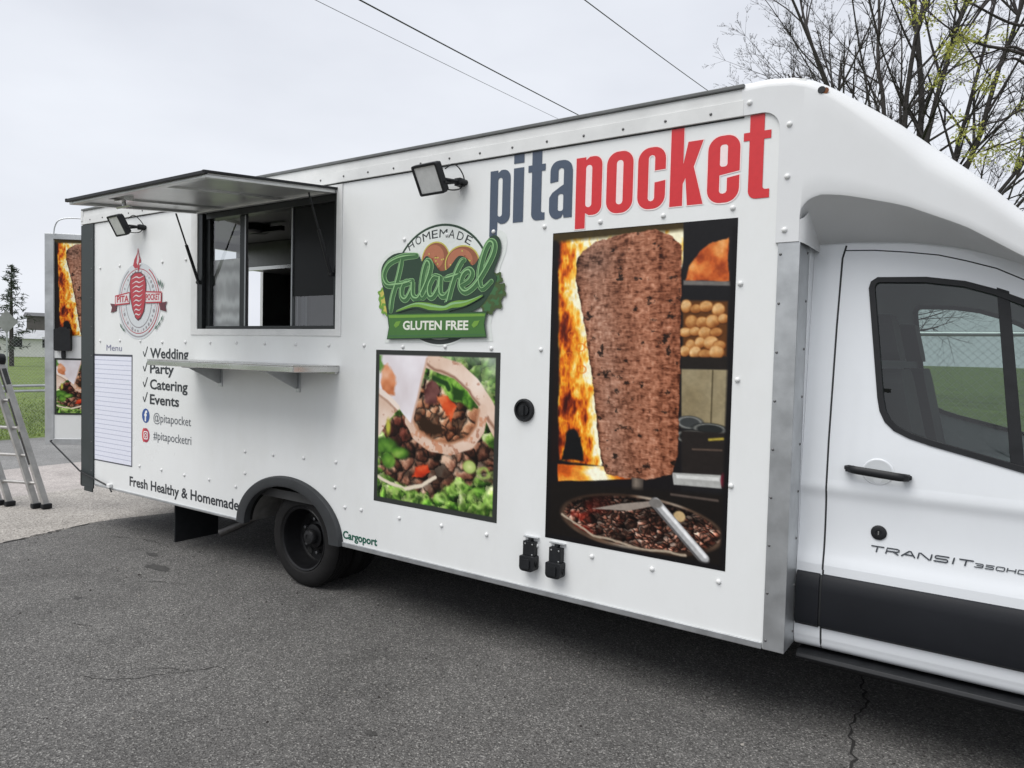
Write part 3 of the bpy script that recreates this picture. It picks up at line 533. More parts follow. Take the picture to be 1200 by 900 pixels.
# door shut lines
def ycab(z):
    if z >= ZG: return yup(z)
    return float(np.interp(z, [p.y for p in YLs], [p.x for p in YLs]))
def seam(pts, r_=.0045, name='shut_line', w=None):
    P = []
    for a, b in zip(pts[:-1], pts[1:]):
        k = max(2, int(math.hypot(b[0]-a[0], b[1]-a[1])/.02)); P += [(a[0]+(b[0]-a[0])*i/k, a[1]+(b[1]-a[1])*i/k) for i in range(k)]
    P.append(pts[-1]); MB().tube([(x, ycab(z)+.0012, z) for x, z in P], r_, 6).build(name, M_seam, cab)
seam([(-.612, 2.155), (-.625, 2.10), (-.632, 1.8), (-.637, 1.3), (-.634, .74)]); seam([(-.632, .74), (-.632, .49)]); seam([(-.632, .49), (-.630, .392)])
seam([(-.616, 2.134), (-.5, 2.128), (-.37, 2.112), (-.26, 2.094), (-.165, 2.066), (-.06, 2.03), (.03, 1.982), (.14, 1.918), (.25, 1.845), (.5, 1.63), (.72, 1.40)], .003)
seam([(.72, 1.40), (.74, 1.2), (.735, .9), (.66, .78)], .003)
# door furniture
h = MB(); hs = []
for i in range(15):
    u = i/14; x = -.565+.255*u; z = 1.196-.018*u; th = .0175*(1-.25*abs(2*u-1)**6)*(1 if .02 < u < .98 else .6); yo = ycab(z)-.012-.034*math.sin(min(1, max(0, min(u, 1-u)*5))*math.pi/2)
    hs.append([(x, yo-.010*math.cos(a)*1.2, z+th*math.sin(a)) for a in [k*2*math.pi/10 for k in range(10)]])
h.loft(hs, 0, True); h.add(hs[0], [tuple(range(10))]); h.add(hs[-1], [tuple(range(10))]); h.box(-.556, -.53, .13, ycab(1.19)+.004, 1.183, 1.205); h.box(-.345, -.318, .13, ycab(1.18)+.004, 1.167, 1.19)
hd = h.build('door_handle', M_black, cab, 45)
bw = MB(); bw.lathe([(.062, -.0015), (.058, -.004), (.053, -.003)], (0, 0, 0), 'y', 36); o = bw.build('handle_bowl', M_cab, hd, 60); o.location = (-.437, ycab(1.187)-.001, 1.187); o.scale = (1, 1, .93)
dd = MB().lathe([(.053, -.003), (.035, -.0012), (.0001, -.0008)], (0, 0, 0), 'y', 36).build('bowl_recess', mat('bowl_grey', (.66, .685, .70), .25), hd, 60); dd.location = (-.437, ycab(1.187)-.0012, 1.187); dd.scale = (1, 1, .93)
lk = MB(); lk.lathe([(.031, 0), (.030, -.006), (.024, -.009), (.012, -.009), (.010, -.006), (.0001, -.006)], (-.424, ycab(.932)-.0005, .932), 'y', 28); lk.build('door_lock', M_black, cab, 40); MB().box(-.4265, -.4215, ycab(.932)-.012, ycab(.932)-.0066, .924, .940).build('key_slot', M_bright, cab)
def extr(prof, x0, x1, name, m_, bev=0, par=None):
    mb = MB(); mb.loft([[(x, y, z) for y, z in prof] for x in (x0, x1)], 0, True); n = len(prof); mb.add([(x0, y, z) for y, z in prof], [tuple(range(n))]); mb.add([(x1, y, z) for y, z in prof], [tuple(range(n))])
    return mb.build(name, m_, par or cab, 35, bev)
CP = [(.165, .724), (.146, .718), (.134, .700), (.128, .655), (.128, .53), (.134, .498), (.150, .484), (.165, .484)]
extr([(y+.012, z) for y, z in CP], -.645, -.627, 'cladding_gap', M_seam); extr(CP, -.738, -.641, 'side_cladding', M_clad, .002); extr(CP, -.631, .66, 'side_cladding', M_clad, .002)
extr([(.30, .366), (.155, .366), (.135, .360), (.128, .345), (.135, .335), (.15, .333), (.16, .325), (.30, .325)], -.725, .74, 'sill_step', M_black, .002)
MB().box(-.735, .75, .45, W-.2, .2, .40).build('cab_light_blocker', M_dark, cab)  # added block, closes off light so the ground below the cab stays dark
ffl = MB(); P3 = []
for (a, b), (c, d) in zip(arc(1.13, .36, .46, .46, 185, -5, 30), arc(1.13, .36, .385, .385, 185, -5, 30)): P3.append([(a, .16+nose(a), b), (a, .135+nose(a), b), (c, .13+nose(c), d), (c, .2+nose(c), d)])
ffl.loft(P3); ffl.build('front_arch_flare', M_clad, cab, 40)
MB().loft([[(a, y, b) for a, b in arc(1.13, .36, .42, .42, 180, 0, 16)] for y in (.2, .62)]).build('front_wheel_housing', M_dark, cab, 60)
for y, s_ in ((.29, -1), (W-.29, 1)): wheel(1.13, y, s_, rim_in, .7)
MB().plate([rrect(.33, W-.33, .40, .68, .05, 4)], lambda a, b, c: (c, a, b), 1.76, 1.86).build('front_bumper', M_clad, cab, bevel=.02)
MB().plate([rrect(.62, W-.62, .72, .96, .05, 4)], lambda a, b, c: (c, a, b), 1.78, 1.815).build('grille', M_black, cab, bevel=.01)
for yy in (.33, W-.57): MB().plate([rrect(yy, yy+.24, .76, 1.0, .06, 4)], lambda a, b, c: (c, a, b), 1.72, 1.80).build('headlight', M_lens, cab, bevel=.02)
for sgn in (0, 1):
    mm = mirror if sgn else (lambda p: p); k = MB()
    k.plate([rrect(-.26, -.03, 1.22, 1.62, .05, 5)], lambda a, b, c: mm((c, a+.1, b)), .70, .80); k.tube([mm((.66, .2, 1.3)), mm((.74, .03, 1.33))], .03, 8); k.build('door_mirror', M_black, cab, bevel=.015)
# ------------------------------------------------------------------ open rear door
da = math.radians(41); dv = Vector((-math.cos(da), -math.sin(da), 0)); dn = Vector((math.sin(da), -math.cos(da), 0))
HG = Vector((-6.885, .74, 0))
def onD(s_, z, o=0.): p = HG+dv*s_+dn*o; return (p.x, p.y, z)
rd = MB().plate([[(.02, .715), (1.0, .715), (1.0, 2.64), (.02, 2.64)]], lambda a, b, c: onD(a, b, c), -.03, 0).build('rear_door', M_white, truck)
df = MB(); df.plate([[(.0, .656), (1.075, .656), (1.075, 2.697), (.0, 2.697)], [(.08, .716), (.993, .716), (.993, 2.643), (.08, 2.643)]], lambda a, b, c: onD(a, b, c), -.036, .008); df.build('door_frame', M_alu, rd, bevel=.003)
dl = MB(); dl.plate([rrect(.825, .975, 1.57, 1.785, .02, 4)], lambda a, b, c: onD(a, b, c), .001, .05); dl.plate([rrect(.86, .94, 1.765, 1.80, .01, 3)], lambda a, b, c: onD(a, b, c), .0015, .03); dl.plate([rrect(.885, .915, 1.50, 1.572, .01, 3)], lambda a, b, c: onD(a, b, c), .0015, .03); dl.build('door_latch', M_black, rd, bevel=.008)
MB().tube(smooth_path([onD(.985, 2.69, .02), onD(.975, 2.76, .02), onD(.94, 2.82, .02), onD(.86, 2.848, .0), onD(.7, 2.85, -.02), onD(.45, 2.84, -.1)], 5), .006, 8).build('door_stay_tube', M_alu, rd, 60)
MB().tube([onD(1.0, .70, .03), onD(1.0, .70, .06), (-6.87, -.03, .50), (-6.372, -.02, .418), (-6.33, -.02, .375)], .007, 6).build('door_cord', M_black, rd, 60)
MB().box(-6.40, -6.35, -.03, -.002, .405, .44).build('cord_cleat', M_rivw, rd, bevel=.006)
rs = MB(); rs.box(XR-.22, XR-.001, .45, W-.3, .44, .48); rs.build('rear_step', M_alu, truck, bevel=.005)
# ---------- print painter: every poster is computed, not loaded ----------
class Painter:
    def __init__(s,w,h,seed):
        s.w,s.h=w,h; s.r=np.random.RandomState(seed)
        s.u,s.v=np.meshgrid((np.arange(w)+.5)/w,(np.arange(h)+.5)/h)
        s.img=np.zeros((h,w,3)); s.asp=h/w
    def noise(s,fx,fy,octs=4,gain=.5,du=0,dv=0):
        out=np.zeros((s.h,s.w)); a=1; t=0
        for k in range(octs):
            g=s.r.rand(97,97); x=(s.u+du)*fx; y=(s.v+dv)*fy
            xi=np.floor(x).astype(int); yi=np.floor(y).astype(int); fx_=x-xi; fy_=y-yi
            fx_=fx_*fx_*(3-2*fx_); fy_=fy_*fy_*(3-2*fy_)
            G=lambda i,j:g[(yi+j)%97,(xi+i)%97]
            out+=a*((G(0,0)*(1-fx_)+G(1,0)*fx_)*(1-fy_)+(G(0,1)*(1-fx_)+G(1,1)*fx_)*fy_)
            t+=a; a*=gain; fx*=2; fy*=2
        return out/t
    def poly(s,pts,soft=1.0,wob=0.,wf=14):
        u,v=s.u,s.v
        if wob: u=u+(s.noise(wf,wf*s.asp)-.5)*wob; v=v+(s.noise(wf,wf*s.asp)-.5)*wob/s.asp
        ins=np.zeros(u.shape,bool); d=np.full(u.shape,9.)
        n=len(pts)
        for i in range(n):
            (x0,y0),(x1,y1)=pts[i],pts[(i+1)%n]
            c=((y0>v)!=(y1>v)); ins^=c&(u<(x1-x0)*(v-y0)/((y1-y0) or 1e-9)+x0)
            d=np.minimum(d,s.segd(u,v,x0,y0,x1,y1))
        return np.clip(.5+np.where(ins,d,-d)*s.w/soft,0,1)
    def segd(s,u,v,x0,y0,x1,y1):
        a=s.asp; dx,dy=x1-x0,(y1-y0)*a; px,py=u-x0,(v-y0)*a
        t=np.clip((px*dx+py*dy)/max(dx*dx+dy*dy,1e-12),0,1); return np.hypot(px-t*dx,py-t*dy)
    def line(s,pts,wd,soft=1.0,wob=0):
        u,v=s.u,s.v
        if wob: u=u+(s.noise(10,10*s.asp)-.5)*wob; v=v+(s.noise(10,10*s.asp)-.5)*wob
        d=np.full(u.shape,9.)
        for a,b in zip(pts[:-1],pts[1:]): d=np.minimum(d,s.segd(u,v,*a,*b))
        return np.clip(.5+(wd-d)*s.w/soft,0,1)
    def ell(s,cx,cy,rx,ry,soft=1.0):
        k=np.hypot((s.u-cx)/rx,(s.v-cy)/ry); return np.clip(.5+(1-k)*min(rx*s.w,ry*s.h)/soft,0,1),k
    def put(s,m,col):
        col=np.asarray(col,float); 
        if col.ndim==1: col=col[None,None]/255.
        s.img=s.img*(1-m[...,None])+col*m[...,None]
    def ramp(s,t,stops):
        t=np.clip(t,0,1); xs=[a for a,_ in stops]
        return np.stack([np.interp(t,xs,[c[k]/255. for _,c in stops]) for k in range(3)],-1)
    def cells(s,n,box,stops,gap=.25,stretch=1.,light=.5,floor=.3):
        # chunky bits: jittered seeds, one tone each, lit from the top left, dark gaps
        x0,x1,y0,y1=box; P=np.stack([x0+(x1-x0)*s.r.rand(n),y0+(y1-y0)*s.r.rand(n)],1); tone=s.r.rand(n)
        uu=s.u+(s.noise(22,22*s.asp)-.5)*.05; vv=s.v+(s.noise(22,22*s.asp)-.5)*.05/s.asp
        d1=np.full(s.u.shape,9.); d2=d1.copy(); id1=np.zeros(s.u.shape,int)
        for i,(a,b) in enumerate(P):
            d=np.hypot((uu-a)/stretch,(vv-b)*s.asp)
            c=d<d1; d2=np.where(c,d1,np.minimum(d2,d)); id1=np.where(c,i,id1); d1=np.where(c,d,d1)
        sz=np.sqrt((x1-x0)*(y1-y0)*s.asp/n); e=np.clip((d2-d1)/(sz*gap),0,1)
        off=((P[id1,0]-uu)+(P[id1,1]-vv)*s.asp)/sz
        t=tone[id1]*.55+.25+off*light*.35+(s.noise(40,40*s.asp,3)-.5)*.45
        return s.ramp(t,stops)*(floor+(1-floor)*e)[...,None]
def doner_print(w,h):
    p=Painter(w,h,7); p.img[:]=np.array([22,19,21])/255.
    # fire at the left
    n=p.noise(9,10,5,.6,0,0)+.55*(p.noise(26,9,3)-.5)
    edge=np.interp(p.v,[0,.09,.154,.314,.511,.708,.76],[.23,.16,.15,.216,.277,.324,.36])
    hot=np.exp(-np.clip(edge-p.u,0,1)/.07)
    rid=1-np.abs(2*p.noise(13,11,4,.6)-1); rid2=1-np.abs(2*p.noise(30,22,3,.6)-1); t=n*.7+hot*.55+(rid-.72)*.75+(rid2-.7)*.35-.02
    fire=p.ramp(t,[(0,(58,16,12)),(.22,(120,38,16)),(.4,(206,92,22)),(.55,(240,150,32)),(.72,(252,206,92)),(.9,(255,248,214))])
    p.put(p.poly([(.035,.024),(.75,.012),(.75,.1),(.33,.74),(.075,.738)],3,.02),fire)
    p.put(p.poly([(.0,.0),(.036,.0),(.05,.25),(.064,.5),(.07,.75),(0,.75)],5,.03),(26,18,18))
    p.put(p.poly([(0,0),(1,0),(1,.022),(0,.03)],6,.01),(62,50,26))
    for cx,cy in((.14,.33),(.19,.37),(.12,.4),(.2,.44),(.24,.36)):
        m,k=p.ell(cx,cy,.035,.016); p.put(m*np.clip(1-abs(k-.75)*4,0,1)*.8,(226,120,30))
    m,_=p.ell(.155,.655,.04,.022,3); p.put(m,(20,20,22)); p.put(p.poly([(.12,.66),(.2,.66),(.23,.735),(.09,.735)],3,.03),(18,18,20))
    # right column: dark oven, roast, rolls, wall, pans
    p.put(p.poly([(.735,.0),(1,0),(1,1),(.776,1)],1.5),(27,26,28))
    m=p.poly([(.752,.17),(.77,.13),(.82,.09),(.88,.065),(.955,.055),(.962,.178)],2,.02)
    p.put(m,p.ramp(p.noise(14,22,4)*1.5-.25,[(0,(120,42,20)),(.4,(196,92,40)),(.7,(226,140,70)),(1,(240,190,130))]))
    p.put(p.poly([(.745,.17),(.972,.178),(.974,.19),(.745,.183)],2),(112,108,104))
    p.put(p.poly([(.745,.228),(.965,.233),(.968,.388),(.755,.39)],3),(92,54,24))
    for r,y in enumerate((.252,.287,.322,.356,.38)):
        for c in range(5):
            cx=.765+c*.05+(r%2)*.024+p.r.uniform(-.008,.008); yy=y+p.r.uniform(-.006,.006)
            if cx>.955: continue
            rx,ry=p.r.uniform(.026,.038),p.r.uniform(.014,.021); m,k=p.ell(cx,yy,rx,ry,2)
            tone=p.r.uniform(.72,1.1)*np.clip(.9-.55*((p.v-yy)/ry+.35*(p.u-cx)/rx),0,1)*(.7+.6*p.noise(34,50,3))-.25*np.clip(k-.75,0,1)*4
            p.put(m*np.clip((.967-p.u)*200,0,1),p.ramp(tone*.74,[(0,(44,22,10)),(.3,(140,80,36)),(.6,(196,140,82)),(.85,(226,186,132)),(1,(244,222,180))]))
    p.put(p.poly([(.748,.392),(1,.392),(1,.424),(.75,.426)],2),(34,29,26))
    m=p.poly([(.75,.428),(.978,.426),(.976,.60),(.76,.60)],2); p.put(m,p.ramp(p.noise(5,9,3)+.25*(p.v-.5),[(0,(98,86,62)),(.5,(136,122,92)),(1,(166,154,124))]))
    p.put(p.line([(.905,.43),(.905,.58)],.004),(90,80,58))
    for cx,cy,rx,ry,c in((.80,.583,.07,.02,(60,62,62)),(.9,.598,.09,.018,(36,38,38)),(.82,.625,.1,.022,(28,28,28))):
        m,k=p.ell(cx,cy,rx,ry,2); p.put(m,c); p.put(m*np.clip(1-abs(k-.8)*6,0,1)*.6,(176,176,168))
    p.put(p.poly([(.76,.608),(.98,.605),(.98,.735),(.77,.735)],3),(36,31,29))
    p.put(p.line([(.9,.628),(.965,.622)],.006,2),(170,150,60)); p.put(p.line([(.82,.66),(.96,.655)],.004,2),(90,74,64))
    p.put(p.poly([(.72,.735),(.962,.726),(.966,.764),(.73,.77)],1.5),(172,172,168)); p.put(p.poly([(.74,.74),(.955,.733),(.955,.744),(.745,.75)],1.5),(212,212,208))
    m,_=p.ell(.975,.74,.014,.02,2); p.put(m,(112,30,46))
    # ember bar under the fire
    t=p.noise(12,30,4)*.7+np.exp(-((p.u-.33)/.14)**2)*.6-.1
    p.put(p.poly([(.07,.752),(.5,.734),(.5,.77),(.075,.808)],2,.01),p.ramp(t,[(0,(90,24,14)),(.35,(214,96,26)),(.6,(250,190,70)),(.85,(255,250,222))]))
    # the meat
    M=[(.154,.088),(.19,.063),(.263,.039),(.405,.022),(.587,.015),(.675,.037),(.731,.07),(.739,.314),(.745,.497),(.745,.682),(.717,.74),(.586,.768),(.471,.77),(.364,.764),(.324,.708),(.277,.511),(.216,.314),(.15,.154)]
    m=p.poly(M,1.5,.014,40)
    grain=p.noise(20,150,4,.65,p.noise(4,8,2)*.06); lump=p.noise(34,70,3); crag=p.noise(95,95,1); rid=1-np.abs(2*p.noise(24,110,3,.6)-1)
    lo=np.interp(p.v,[0,.154,.314,.511,.708,.77],[.15,.15,.216,.277,.324,.36]); x=(p.u-lo)/(.745-lo)
    t=.5+(grain-.5)*.42+(lump-.5)*.4+(crag-.5)*.3+(rid-.7)*.42
    t+=.10*np.exp(-((x-.17)/.12)**2)-.18*np.exp(-((x-.42)/.05)**2)*p.noise(5,20,2)+.06*np.exp(-((x-.65)/.12)**2)-.2*np.clip(x-.82,0,1)/.2-.15*np.exp(-((x-.8)/.03)**2)
    t-=.3*np.exp(-(x/.03)**2)
    top=np.exp(-((p.v-.1)/.045)**2)*np.exp(-((x-.1)/.35)**2); t-=.12*top
    col=p.ramp(t,[(0,(40,22,15)),(.25,(92,58,42)),(.5,(146,104,82)),(.72,(180,138,114)),(1,(214,182,160))])
    warm=np.clip((x-.35)*1.2,0,1)[...,None]*np.array([.03,-.015,-.035]); grey=(np.exp(-((x-.2)/.15)**2)*.5+top*.6)[...,None]
    lum=col.mean(-1,keepdims=True); col=col+warm; col=(col*(1-grey*.35)+lum*grey*.35)*np.array([.99,.9,.86])
    dark=np.clip((p.noise(22,44,4,.6)-.665)*9,0,1)[...,None]; col=col*(1-.72*dark)
    p.put(m,col)
    # skewer foot, pan, knife
    p.put(p.poly([(.506,.765),(.571,.765),(.571,.828),(.51,.83)],1.5),p.ramp((p.u-.5)/.075,[(0,(52,46,42)),(.4,(128,116,104)),(1,(58,52,48))]))
    p.put(p.poly([(.0,.815),(1,.78),(1,1),(0,1)],6),(24,20,18))
    mo,k=p.ell(.54,.905,.445,.088,2); p.put(mo,p.ramp(.5+.5*np.cos(np.arctan2(p.v-.9,p.u-.53)*2+2)+(p.noise(8,8,2)-.5),[(0,(52,38,30)),(.5,(104,82,66)),(1,(176,162,146))]))
    mi,k=p.ell(.545,.902,.42,.077,2)
    c=p.cells(620,(.1,.97,.82,.99),[(0,(24,10,8)),(.3,(74,38,28)),(.55,(128,82,66)),(.78,(176,130,110)),(1,(214,184,166))],.5,2.0,.9,.18)
    big=np.clip((p.noise(10,26,3)-.5)*5,0,1)[...,None]; c=c*(1.0+.65*big)
    red=np.clip((p.noise(9,22,3)-.5)*7,0,1)*np.clip((.46-p.u)*4,0,1); c=c*(1-red[...,None]*.55)+red[...,None]*.55*np.array([.62,.13,.08])
    c*=(.35+.8*np.clip((p.v-.835)/.07,0,1))[...,None]; p.put(mi,c)
    p.put(p.line([(.107,.915),(.3,.963),(.552,.979),(.8,.972)],.006,2,.01),(176,160,140))
    p.put(p.poly([(.284,.880),(.45,.85),(.62,.828),(.64,.84),(.5,.868)],1.5),(150,138,128)); p.put(p.line([(.72,.80),(.95,.80)],.004,3),(110,96,88))
    m,_=p.ell(.765,.862,.03,.016,2); p.put(m,(196,168,122))
    p.put(p.line([(.638,.832),(.895,.975)],.028,1.5),(92,90,90)); p.put(p.line([(.642,.829),(.897,.972)],.021,1.5),(176,176,176)); p.put(p.line([(.648,.826),(.9,.967)],.008,2),(236,236,236))
    m,_=p.ell(.64,.833,.036,.014,2); p.put(m,(120,116,112))
    b=np.minimum(np.minimum(p.u,1-p.u),np.minimum(p.v,1-p.v)*p.asp); p.put(np.clip(1-(b-.018)*60,0,1)*(1-np.clip((.03-p.v)*99,0,1)),(20,18,20))
    p.img*=(.93+.14*p.noise(60,100,2))[...,None]
    return np.clip(p.img,0,1)
def wrap_print(w,h):
    p=Painter(w,h,11)
    G=[(0,(22,44,14)),(.3,(62,108,34)),(.55,(112,164,58)),(.78,(166,206,98)),(1,(222,236,172))]
    B=[(0,(28,14,10)),(.3,(82,46,34)),(.55,(138,90,70)),(.78,(182,134,108)),(1,(222,188,162))]
    p.img=p.cells(150,(0,1,0,1),G,.6,1.2,1.1,.55)*1.12
    ruff=np.sin((p.noise(7,7,3)*3.2+p.noise(20,20,2)*1.2)*6.28)*.5+.5; p.img=p.img*(.74+.42*ruff[...,None]); p.put(np.clip((p.noise(24,24,3)-.56)*6,0,1)*.55,(206,224,140)); p.put(np.clip((p.noise(15,15,3)-.62)*7,0,1)*.6,(34,62,20))
    pale=np.clip((p.noise(5,5,3)-.52)*6,0,1)*np.clip(1.3-1.6*p.v,0,1); p.put(pale*.35,(206,226,196))
    m=p.poly([(.6,.02),(.98,.02),(.98,.1),(.8,.06)],20,.1); p.put(m*.7,(186,196,190))
    chunk=p.cells(170,(0,1,.15,.95),B,.42,1.1,1.0)
    p.put(p.poly([(.03,.5),(.3,.42),(.9,.52),(.98,.62),(.98,.78),(.72,.76),(.5,.9),(.3,.86),(.03,.8),(.2,.62)],6,.12),chunk)
    p.put(p.poly([(.1,.5),(.22,.42),(.3,.5),(.26,.62),(.14,.6)],6,.08),chunk*np.array([.75,.55,.55]))
    for cx,cy,rx,ry in((.1,.62,.11,.05),(.13,.72,.06,.05),(.23,.66,.08,.04)):
        mm,k=p.ell(cx,cy,rx,ry,4); p.put(mm*.9,p.ramp(p.noise(10,10,3)*.7+.3*(1-k),G))
    for cx,cy,rx,ry in((.41,.755,.075,.045),):
        mm=p.poly([(cx-rx,cy+ry),(cx-rx*.6,cy-ry*.5),(cx+rx*.7,cy-ry),(cx+rx,cy),(cx,cy+ry*.8)],3,.04); p.put(mm,p.ramp(p.noise(14,14,3),[(0,(130,24,10)),(.5,(208,64,30)),(1,(240,140,90))]))
    p.put(p.line([(.045,.835),(.15,.87),(.28,.885),(.42,.85),(.53,.785)],.012,2,.02),(226,212,190))
    # opened wrap: filling inside, lip in front
    inner=[(.3,.44),(.42,.18),(.62,.24),(.86,.33),(.85,.47),(.77,.55),(.6,.585),(.45,.575)]
    p.put(p.poly(inner,3,.03),p.cells(90,(.25,.9,.15,.62),[(0,(40,18,12)),(.3,(112,62,40)),(.55,(168,110,78)),(.8,(206,154,118)),(1,(232,200,170))],.4,1.1,1.))
    p.put(p.poly([(.43,.22),(.5,.17),(.56,.24),(.52,.33),(.44,.33)],4,.04),p.ramp(p.noise(12,12,3),[(0,(38,18,20)),(.5,(86,46,44)),(1,(150,104,96))]))
    p.put(p.poly([(.37,.46),(.42,.42),(.55,.46),(.6,.5),(.52,.53),(.4,.5)],4,.05),(48,30,18))
    p.put(p.poly([(.53,.27),(.62,.26),(.68,.34),(.64,.42),(.58,.36)],3,.04),p.ramp(p.noise(14,14,3),[(0,(140,34,14)),(.5,(214,84,40)),(1,(240,160,110))]))
    p.put(p.poly([(.5,.1),(.6,.13),(.72,.17),(.8,.26),(.86,.34),(.74,.32),(.6,.26),(.52,.18)],4,.06),p.ramp(p.noise(16,16,4)*1.3-.1,G))
    p.put(p.poly([(.64,.22),(.74,.24),(.73,.32),(.66,.29)],4,.05),(34,66,22)); p.put(p.line([(.5,.17),(.6,.2),(.62,.23)],.016,3),(30,62,24))
    T=[(0,(168,130,108)),(.35,(214,182,160)),(.7,(234,212,196)),(1,(248,238,230))]
    tn=p.noise(6,6,4); spots=np.clip((p.noise(26,26,3)-.66)*9,0,1)
    def tort(m,sh):
        c=p.ramp(tn*.8+sh,T); c=c*(1-spots[...,None]*.35*np.array([.5,.85,1.])); p.put(m,c)
    e=p.line([(.34,.0),(.45,.06),(.6,.1),(.69,.12),(.8,.2),(.9,.31),(1.,.46)],.052,2,.01); tort(e,.12)
    p.put(p.line([(.36,.035),(.5,.11),(.66,.155),(.78,.24),(.9,.37),(.98,.46)],.008,3,.02),(150,112,92))
    lip=p.line([(.30,.45),(.36,.53),(.48,.59),(.64,.6),(.79,.55),(.86,.46),(.88,.345)],.036,2,.012); tort(lip,.05)
    p.put(p.line([(.31,.41),(.38,.5),(.5,.555),(.64,.562),(.77,.515),(.83,.44),(.85,.345)],.008,4,.01),(176,124,92))
    p.put(np.clip((p.noise(30,30,2)-.6)*8,0,1)*lip*.5,(190,110,70))
    c0=p.poly([(.0,.0),(.45,.0),(.443,.05),(.323,.47),(.204,.37),(.034,.28),(0,.26)],2,.008); c=p.ramp(p.noise(5,4,4)*.9+.2-.2*np.clip((p.u-.3)*4,0,1),[(0,(176,160,160)),(.4,(214,204,206)),(.75,(232,226,230)),(1,(250,248,250))]); p.put(c0,c)
    p.put(p.line([(.443,.05),(.4,.2),(.323,.465)],.008,3,.01),(206,170,150))
    p.put(p.poly([(.05,.1),(.1,.09),(.18,.16),(.175,.3),(.12,.3),(.06,.26)],4,.05),p.ramp(p.noise(10,12,3),[(0,(170,90,50)),(.5,(218,140,96)),(1,(238,190,160))]))
    p.put(p.poly([(.0,.03),(.06,.03),(.07,.1),(.03,.15),(0,.12)],5,.05),(96,142,66))
    tort(p.poly([(0,.25),(.06,.28),(.21,.38),(.12,.46),(.04,.57),(0,.6)],2,.015),.1)
    p.put(p.line([(.03,.27),(.12,.31),(.2,.37)],.018,2,.01),(238,222,210)); p.put(p.line([(.03,.295),(.11,.335),(.19,.39)],.006,3,.01),(176,140,120))
    m,k=p.ell(.79,.69,.05,.04,3); p.put(m,p.ramp(1-k*.6,[(0,(120,150,60)),(1,(214,222,150))]))
    m,k=p.ell(.122,.5,.02,.05,4); p.put(m,(188,186,70))
    for cx,cy,r in((.7,.83,.09),(.86,.87,.1),(.58,.9,.07),(.25,.93,.08),(.9,.72,.07)):
        m,k=p.ell(cx+0,cy,r,r*.7,3); k=k+(p.noise(16,16,3)-.5)*.9; p.put(m*np.clip(1-abs(k-.62)*2.6,0,1)*.75,p.ramp(p.noise(14,14,3)*.6+.42,G))
    fr=.034; b=np.minimum(np.minimum(p.u,1-p.u),np.minimum(p.v,1-p.v)*p.asp); p.put(np.clip(.5+(fr-b)*w/1.2,0,1),(52,54,52))
    return np.clip(p.img,0,1)
# ================================================================== PRINT AND LETTERING
def vinyl(name, c, rough=.38): return mat('vinyl_'+name, srgb(*c), rough, 0, .06, 40)
V_navy = vinyl('navy', (70, 82, 100)); V_red = vinyl('red', (206, 44, 50)); V_black = vinyl('black', (44, 48, 54)); V_white = vinyl('white', (238, 238, 236)); V_grey = vinyl('grey', (96, 100, 106))
def text_mb(body, x0, z0, width, height, y, bold=0., slant=0., mb=None, mi=0, fn=None):
    cu = bpy.data.curves.new('t', 'FONT'); cu.body = body; cu.size = 1; cu.offset = bold; cu.shear = slant; cu.resolution_u = 3
    o = bpy.data.objects.new('t', cu); C.objects.link(o); dg = bpy.context.evaluated_depsgraph_get(); me = bpy.data.meshes.new_from_object(o.evaluated_get(dg))
    vs_ = [v.co.copy() for v in me.vertices]; fs = [tuple(p.vertices) for p in me.polygons]
    bpy.data.objects.remove(o); bpy.data.curves.remove(cu); bpy.data.meshes.remove(me)
    xa, xb = min(v.x for v in vs_), max(v.x for v in vs_); za, zb = 0., .729                # cap height of the built-in face
    mb = mb or MB(); k = width/(xb-xa); h = height/(zb-za)
    fn = fn or (lambda a, b: (a, y, b))
    mb.add([fn(x0+(v.x-xa)*k, z0+(v.y-za)*h) for v in vs_], fs, mi); return mb
# ---- pitapocket, drawn letter by letter
DZ_, BZ, XH, AZ = 2.279, 2.343, 2.630, 2.703
LET = {}
def slot(x0, x1, z0, z1, r_=.016): return rrect(x0, x1, z0, z1, min(r_, (x1-x0)/2-.001), 4)
def g_p(x0, x1, s_): r_ = .045; return [[(x0, DZ_), (x0+s_, DZ_), (x0+s_, BZ+.012), (x0+s_+.02, BZ)]+arc(x1-r_, BZ+r_, r_, r_, 270, 360, 6)+arc(x1-r_, XH-r_, r_, r_, 0, 90, 6)+[(x0+s_+.02, XH), (x0+s_, XH-.014), (x0+s_-.001, XH), (x0, XH)], slot(x0+s_, x1-s_, BZ+.04, XH-.04)]
def g_i(x0, x1): return [[(x0, BZ), (x1, BZ), (x1, XH-.002), (x0, XH-.002)]], [[(x0, XH+.022), (x1, XH+.022), (x1, AZ), (x0, AZ)]]
def g_t(x0, x1, s_):
    a = x0+(x1-x0)*.22; b = a+s_; return [[(a, XH-.035), (x0, XH-.035), (x0, XH), (a, XH), (a, AZ), (b, AZ), (b, XH), (x1, XH), (x1, XH-.035), (b, XH-.035), (b, BZ+.05)]+arc(b+.012, BZ+.05, .012, .012, 180, 270, 3)+[(x1, BZ+.038), (x1, BZ)]+[(a+.04, BZ)]+arc(a+.035, BZ+.035, .035, .035, 270, 180, 5)]
def g_o(x0, x1, s_): return [rrect(x0, x1, BZ-.004, XH+.004, .06, 8), slot(x0+s_, x1-s_, BZ+.038, XH-.038)]
